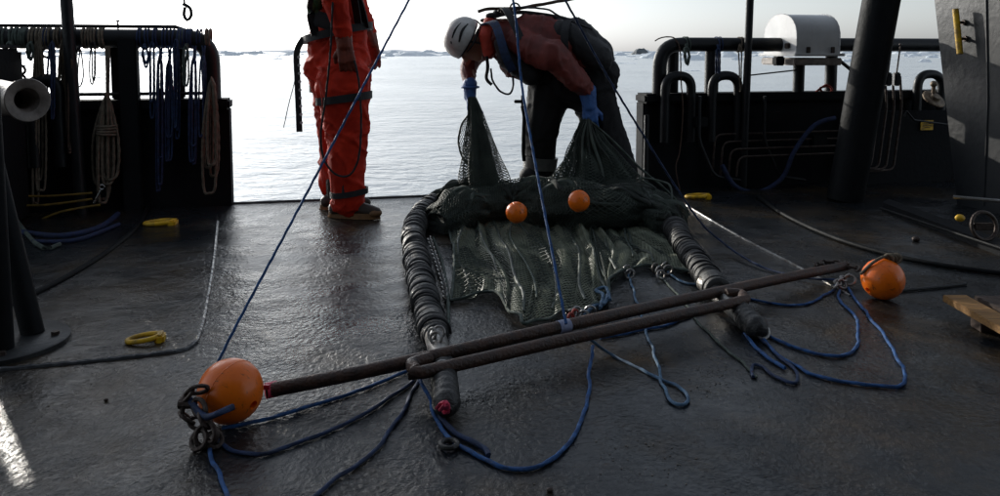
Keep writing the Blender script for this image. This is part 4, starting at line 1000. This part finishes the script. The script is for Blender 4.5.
body = [(a[0], a[1]*.72, a[2], a[3]*.72)+tuple(a[4:]) for a in trouser+jack] + [(shl, .05, hd, .055)]
hsg, HP, _ = head(hd, (1, -.12, -.05), (0, 0, 1))
remesh('body', body+hsg, .009, 'skin', rt, 4)
tro = remesh('trousers', trouser, .011, 'suit', rt, 3, folds(.024, 6, 12, 1))
remesh('jacket', jack, .011, 'suit', rt, 3, folds(.020, 6, 12, 3))
remesh('glove', [(wrN+Vector((0, 0, .02)), .058, Q(352, 44, -.23), .048)]+hand(Q(352, 44, -.23), (.12, -.05, -1), (-.1, .9, 0), -1, 1.15, .35), .0045, 'glove', rt, 3, folds(.003, 20, 30, 5))
remesh('glove', [(wrF, .055, wrF+Vector((.02, 0, -.06)), .046)]+hand(wrF+Vector((.02, 0, -.06)), (.12, .05, -1), (-.1, -.9, 0), 1, 1.1, .4), .0045, 'glove', rt, 3)
# hair, helmet for the head above the picture
mbh = MB(); mbh.ball(HP(0, -.02, .045), .115, 3, (1.15, 1, .92)); o = mbh.build('helmet', M['helmet'], rt, ang=180)
for s in (-1, 1):
    mbh = MB(); mbh.ball(HP(s*.03, .068, .014), .009, 2); mbh.build('eye', M['black'], rt)
def boot(parent, ank, toe_dir, L, s=1.0, m='boot', z=0.0, sole='sole'):
    d = Vector(toe_dir).normalized(); a = Vector((ank.x, ank.y, z)); 
    sg = [(a+ZV*.20*s, .062*s, a+ZV*.08*s, .058*s), (a-d*.055*s+ZV*.055*s, .046*s, a+d*.06*s+ZV*.06*s, .054*s), (a+d*.06*s+ZV*.062*s, .052*s, a+d*L*.72+ZV*.042*s, .042*s), (a+d*L*.72+ZV*.04*s, .043*s, a+d*L*.84+ZV*.038*s, .036*s)]
    remesh('boot', sg, .006, m, parent, 4)
    e = Vector((-d.y, d.x, 0)); ol = []
    for k in range(24):
        t = 2*math.pi*k/24; x = math.cos(t); y = math.sin(t); xx = (L*.95+.10*s)/2*x; wdt = (.050 if x > 0 else .042)*s*(abs(y)**.8)*(1 if y > 0 else -1)
        ol.append(a+d*((L*.95-.10*s)/2+xx)+e*wdt+ZV*.002)
    b = MB(); b.prism(ol, ZV*.034*s); b.prism([p+(p-a-d*.1)*.03+ZV*.0 for p in ol], ZV*.010); b.build('sole', M[sole], parent)
    return a
boot(rt, Q(347, 214, -.08), (1, -.16, 0), .235, 1.0)
boot(rt, Q(329, 200, .18), (1, .25, 0), .23, .95)
b = MB()
def toecap(mb, a, d, L, s=1): mb.ball(Vector((a.x, a.y, .036))+Vector(d).normalized()*L*.80, .047*s, 3, (1, .95, .62))
a_ = Q(347, 214, -.08); toecap(b, a_, (1, -.16, 0), .235); b.build('toe_cap', M['sole'], rt)
# straps
def strap(name, pts, wd, th, m, parent, up=None, closed=False, step=.015):
    q = spline(pts, step, closed); mb = MB(); mb.tube(q, 1.0, 4, closed=closed, flat=(1, 1)) if False else None
    vs = []; n = len(q)
    for i, p in enumerate(q):
        t = (q[(i+1) % n if closed else min(n-1, i+1)]-q[(i-1) % n if closed else max(0, i-1)]).normalized()
        u_ = Vector(up(p) if callable(up) else (up or (0, 0, 1))); s = (u_-t*u_.dot(t)).normalized(); k = t.cross(s)
        for a, c in ((-1, -1), (1, -1), (1, 1), (-1, 1)): vs.append(p+s*a*wd/2+k*c*th/2)
    fs = [(i*4+j, i*4+(j+1) % 4, ((i+1) % n)*4+(j+1) % 4, ((i+1) % n)*4+j) for i in range(n if closed else n-1) for j in range(4)]
    if not closed: fs += [(3, 2, 1, 0), ((n-1)*4, (n-1)*4+1, (n-1)*4+2, (n-1)*4+3)]
    mb.add(vs, fs); return mb.build(name, M[m], parent, smooth=False)
def ring(c, rx, ry, tilt=0, n=24): return [Vector((c.x+math.cos(2*math.pi*k/n)*rx, c.y+math.sin(2*math.pi*k/n)*ry, c.z+tilt*math.cos(2*math.pi*k/n))) for k in range(n)]
def hug(o, c, rmax, tilt=0, n=26, gap=.004):
    off = wloc(o.parent); vs = [v.co+off for v in o.data.vertices]; out = []
    best = [0.03]*n
    for p in vs:
        dx, dy = p.x-c.x, p.y-c.y; rr = math.hypot(dx, dy)
        if rr < rmax and abs(p.z-c.z-tilt*dx/.15) < .02:
            k = int((math.atan2(dy, dx) % (2*math.pi))/(2*math.pi)*n) % n; best[k] = max(best[k], rr)
    for k in range(n):
        rr = max(best[k], (best[k-1]+best[(k+1) % n])/2)+gap; th = 2*math.pi*(k+.5)/n
        out.append(Vector((c.x+math.cos(th)*rr, c.y+math.sin(th)*rr, c.z+tilt*math.cos(th)*rr/.15)))
    return out
strap('belt', ring(Q(338, 33), .205, .185, .045), .045, .008, 'black', rt, closed=True)
strap('thigh_strap', hug(tro, Q(348, 97, -.09), .18, .02), .045, .010, 'black', rt, closed=True)
strap('thigh_strap', hug(tro, Q(334, 94, .11), .17, -.03), .04, .008, 'black', rt, closed=True)
strap('ankle_strap', hug(tro, Q(350, 190, -.08), .15, .02), .034, .008, 'black', rt, closed=True)
strap('harness', [Q(322, 36, -.17), Q(318, 10, -.18), Q(325, -20, -.15)], .05, .01, 'black', rt)
strap('harness', [Q(368, 28, -.08), Q(364, 5, -.14), Q(352, -25, -.15)], .05, .01, 'black', rt, up=(1, -.5, 0))
strap('harness', [Q(362, 24, -.13), Q(359, 0, -.16), Q(352, -25, -.16)], .05, .01, 'black', rt, up=(1, -.5, 0))
b = MB(); b.ball(Q(320, 18, -.15), .05, 2, (.9, .5, 1.2)); b.ball(Q(322, -2, -.15), .06, 2, (.9, .5, 1.5)); b.ball(Q(318, 8, -.15), .055, 2, (.6, .6, 1.3)); b.build('vest_pouch', M['greenfab'], rt)
b = MB(); b.box(Q(331, 22, -.17), (.12, .05, .09), Matrix.Rotation(.3, 3, 'Y'), .012); b.build('belt_pouch', M['black'], rt)
# dangling belt end; white discs paint the sky seen through its holes
bs = [Q(306, 38, -.05), Q(299, 52, -.05), Q(299.5, 80, -.05), Q(300.5, 105, -.05), Q(301.5, 131, -.05)]
o = strap('belt_end', bs, .036, .004, 'black', rt, up=(1, 0, 0))
q = spline(bs, .01)
b = MB()
for k in range(9):
    p = D(298.9+.34*k, 57+k*8.2, YR-.05); b.lathe(Vector((p.x, p.y-.0035, p.z)), (0, -1, 0), [(0, .0092), (.003, .0092)], 10)
b.build('eyelet_sky', M['white'], o)
rope('cord', [Q(299, 66, -.03), Q(295, 85, -.03), Q(290, 104, -.03), Q(285, 127, -.03)], .0025, 'black', parent=rt)
rope('tether', [Q(348, -30, -.33), Q(344, 10, -.33), Q(341, 50, -.30), Q(335, 95, -.26), Q(330, 130, -.25), Q(333, 155, -.24), Q(345, 169, -.24), Q(358, 168, -.24), Q(366, 150, -.24), Q(368, 115, -.24), Q(366, 80, -.25), Q(362, 60, -.25)], .006, 'black', parent=rt)
rope('drawstring', [Q(332, 95, -.22), Q(326, 80, -.18), Q(330, 98, -.22), Q(329, 112, -.2)], .003, 'hood', parent=rt)
b = MB(); b.tube(spline([Q(351, 148, -.185), Q(350, 165, -.185), Q(349, 190, -.18)], .02), .010, 8); b.build('trouser_zip', M['black'], rt)

# ---- bending man
YB = 5.0
rb = thing('person', Vector((D(580, 190, YB).x, YB, 0)), 'bending person in white helmet and red brown jacket lifting the net with blue gloves', 'person')
def Q(u, v, dy=0.0):
    p = D(u, v, YB); return Vector((p.x, p.y+dy, p.z))
hip = Q(592, 66); 
hipA, kneeA, ankA = Q(549, 88, .02), Q(541, 128, .03), Q(541, 172, .06)
hipB, kneeB, ankB = Q(600, 92, .02), Q(606, 138, .0), Q(622, 190, -.02)
spine = [Q(586, 62), Q(562, 45), Q(530, 40), Q(510, 38)]
shL, shR = Q(500, 38, -.16), Q(500, 40, .17)
hd = Q(468, 45)
tr = [(Q(592, 70), .145, Q(578, 66), .14), (Q(600, 78), .12, Q(598, 92), .12), (Q(568, 76), .13, hipA, .14), (Q(560, 86), .13, Q(580, 90), .13), (Q(572, 74), .12, Q(600, 74), .13), (hipA, .14, kneeA, .122), (kneeA, .122, ankA, .105), (Q(592, 84), .14, kneeB, .13), (Q(596, 100), .14, kneeB, .13), (kneeB, .135, Q(618, 172), .13)]
jk = [(spine[0], .155, spine[1], .165), (spine[1], .165, spine[2], .17, (1, 1.1, 1)), (spine[2], .17, Q(506, 40), .14, (1, 1.15, 1)), (Q(512, 62), .10, Q(540, 68), .12),
      (shR, .085, Q(474, 55, .16), .072), (Q(474, 52, .14), .075, Q(468, 72, .05), .062), (Q(468, 70, .05), .062, Q(470, 88, .0), .052),
      (Q(520, 42, -.15), .105, Q(548, 56, -.24), .098), (Q(548, 54, -.24), .10, Q(572, 78, -.22), .083), (Q(570, 76, -.22), .083, Q(583, 87, -.15), .062), (Q(500, 36), .11, Q(488, 38), .085)]
body = [(a[0], a[1]*.68, a[2], a[3]*.68)+tuple(a[4:]) for a in tr+jk]+[(Q(500, 38), .06, hd, .06)]
hsg, HP, R3 = head(hd, (-.35, -.15, -.95), (-.95, .0, .33))
remesh('body', body+hsg, .009, 'skin', rb, 4)
remesh('trousers', tr, .012, 'trouser', rb, 5, folds(.016, 5, 10, 8))
remesh('jacket', jk, .010, 'jacket', rb, 3, folds(.022, 9, 9, 13))
remesh('hood', [(Q(490, 22, -.02), .045, Q(486, 36, -.09), .05), (Q(486, 36, -.09), .05, Q(489, 52, -.08), .045), (Q(490, 22, -.02), .045, Q(488, 30, .08), .05)], .008, 'hood', rb, 4, folds(.008, 12, 12, 4))
remesh('glove', [(Q(470, 84), .047, Q(470, 96), .040)]+hand(Q(470, 95), (.10, -.1, -1), (.9, -.3, 0), 1, 1.05, .75), .0045, 'blueglove', rb, 3, folds(.003, 20, 30, 5))
remesh('glove', [(Q(585, 90, -.14), .056, Q(587, 104, -.14), .044)]+hand(Q(587, 103, -.14), (.04, -.1, -1), (.2, .9, 0), 1, 1.12, .6), .0045, 'blueglove', rb, 3, folds(.003, 20, 30, 6))
b = MB(); b.tube(ring(Q(470, 87), .052, .052, 0), .008, 8, closed=True); b.build('glove_cuff', M['blueglove'], rb)
# backpack-like lifejacket / tool bag on the hip, dark back panel
remesh('back_bag', [(Q(576, 32), .10, Q(598, 55), .10), (Q(598, 52), .095, Q(606, 82), .08), (Q(560, 26), .07, Q(580, 34), .09), (Q(562, 34, -.08), .09, Q(594, 58, -.08), .11), (Q(596, 60, -.04), .10, Q(603, 88, -.02), .09)], .012, 'black', rb, 5, folds(.012, 10, 10, 22))
remesh('chest_vest', [(Q(506, 58, -.16), .06, Q(530, 74, -.14), .07), (Q(500, 44, -.17), .045, Q(508, 60, -.17), .05), (Q(528, 72, -.1), .06, Q(545, 76, -.08), .05), (Q(505, 50, -.15), .05, Q(520, 64, -.15), .05)], .01, 'black', rb, 4, folds(.01, 12, 12, 3))
strap('harness', [Q(484, 24, -.06), Q(494, 24, -.14), Q(500, 38, -.24), Q(505, 55, -.26), Q(512, 70, -.22)], .05, .012, 'navy', rb, up=(1, 0, .3))
strap('harness', [Q(494, 18, -.06), Q(512, 14, -.04), Q(535, 14, -.02), Q(565, 20, -.02), Q(590, 36, -.02)], .05, .012, 'black', rb, up=(0, 1, 0))
strap('harness', [Q(494, 16, .06), Q(512, 11, .08), Q(535, 12, .08), Q(565, 18, .08), Q(592, 34, .06)], .05, .012, 'black', rb, up=(0, 1, 0))
strap('harness', [Q(566, 20, -.12), Q(562, 32, -.21), Q(562, 50, -.22), Q(565, 66, -.2)], .045, .01, 'black', rb, up=(1, 0, 0))
strap('harness', [Q(500, 12, .0), Q(505, 10, -.1), Q(512, 22, -.19), Q(520, 40, -.24)], .045, .01, 'black', rb, up=(1, 0, 0))
b = MB(); b.torus(Q(515, 8, -.02), Vector((.2, -1, .2)), .03, .006); b.torus(Q(505, 12, -.05), Vector((.4, -1, .4)), .025, .006); b.build('harness_ring', M['shackle'], rb)
for k, (u, v, s) in enumerate(((492, 16, .03), (500, 13, .035), (507, 12, .03), (484, 20, .02))):
    b = MB(); b.ball(Q(u, v, -.03+.03*k), s, 2, (1.4, 1, .7)); b.build('harness_buckle', M['black'], rb)
rope('tether', [Q(478, 12, -.05), Q(492, 9, -.05), Q(515, 9, -.05), Q(540, 5, -.05), Q(580, -2, -.1), Q(640, -14, -.2)], .010, 'brown', parent=rb)
rope('tether', [Q(515, 8, -.08), Q(545, 10, -.1), Q(560, 18, -.12), Q(590, 30, -.12)], .006, 'black', parent=rb)
rope('strap_loop', [Q(491, 68, -.12), Q(493, 80, -.12), Q(500, 90, -.12), Q(509, 93, -.12), Q(513, 84, -.12), Q(512, 74, -.12)], .006, 'black', parent=rb)
rope('strap_end', [Q(487, 56, -.14), Q(488, 68, -.14), Q(487, 78, -.14), Q(492, 84, -.14)], .010, 'black', parent=rb)
b = MB(); b.box(Q(518, 101, -.05), (.05, .03, .02), bev=.004); b.tube([Q(522, 95, -.05), Q(522, 110, -.05)], .008, 8); b.build('tool', M['black'], rb)
rope('trouser_strap', [Q(522, 105, -.08), Q(524, 120, -.08), Q(523, 140, -.06), Q(524, 160, -.04)], .012, 'trouser', parent=rb)
# boots
boot(rb, Q(541, 176, .06), (-.8, -.3, 0), .21, 1.0, 'black', .10, 'black')
boot(rb, Q(626, 185, -.02), (-.5, -.6, 0), .21, 1.0, 'black', .02, 'black')
M['greyrub'] = mat('grey_rubber', (.16, .15, .14), (.07, .07, .065), rough=.5, scale=12)
b = MB(); b.tube([Q(541, 158, .05), Q(540, 170, .05)], [.112, .106], 24); b.build('boot_cuff', M['greyrub'], rb)
b = MB(); b.ball(Q(530, 175, .0), .062, 3, (1.1, 1.1, .9)); b.build('boot_toe', M['black'], rb)
# helmet with vents
hc = Q(463.5, 38, -.01); upv = Vector((-.86, -.22, .45)).normalized(); sd = upv.cross(Vector((0, 1, 0))).normalized(); fw = sd.cross(upv)
hm = thing('helmet', (0, 0, 0), None, None); bpy.data.objects.remove(hm)
Rm = Matrix((sd, fw, upv)).transposed()
b = MB(); n = 40; k = 14; vs = []
for i in range(k+1):
    ph_ = math.pi*.58*i/k
    for j in range(n):
        th = 2*math.pi*j/n; r_ = .118; x = math.sin(ph_)*math.cos(th)*r_*1.06; y = math.sin(ph_)*math.sin(th)*r_*.95; z = math.cos(ph_)*r_*.98
        rid = 1+.02*math.cos(th*6)*math.sin(ph_*2)
        vs.append(hc+Rm @ Vector((x*rid, y*rid, z)))
fs = [(i*n+j, i*n+(j+1) % n, (i+1)*n+(j+1) % n, (i+1)*n+j) for i in range(k) for j in range(n)]
b.add(vs, fs); hel = b.build('helmet', M['helmet'], rb, ang=180)
md = hel.modifiers.new('thick', 'SOLIDIFY'); md.thickness = .008; md.offset = 1
def onhelm(u, v, h=.004):
    d = ray(u, v).normalized(); oc = C0-hc; r_ = .124; bb = d.dot(oc); cc = oc.dot(oc)-r_*r_; disc = bb*bb-cc
    t = -bb-math.sqrt(max(0, disc)); return C0+d*t
for pts, wd in (([(468, 24), (462, 31), (459, 42)], .016), ([(461, 23), (455, 30), (452, 38)], .012), ([(478, 31), (474, 42), (467, 52)], .014), ([(451, 41), (451.5, 44)], .012), ([(466, 19), (475, 20), (481, 26), (482, 36)], .010)):
    q = spline([onhelm(u, v) for u, v in pts], .008); mb = MB(); kk = len(q); mb.tube(q, [wd*.5*min(1, .55+1.5*min(i, kk-1-i)/kk) for i in range(kk)], 8); mb.build('vent', M['black'], hel)
b = MB(); q = [hc+Rm @ Vector((math.cos(2*math.pi*j/n)*.125*.99, math.sin(2*math.pi*j/n)*.113, math.cos(math.pi*.57)*.118)) for j in range(n)]
b.tube(q, .007, 8, closed=True); b.build('helmet_rim', M['black'], hel)
rope('chin_strap', [hc+Rm @ Vector((.0, -.10, -.03)), hc+Rm @ Vector((-.02, -.10, -.1)), hc+Rm @ Vector((.0, -.04, -.16))], .006, 'black', parent=rb)
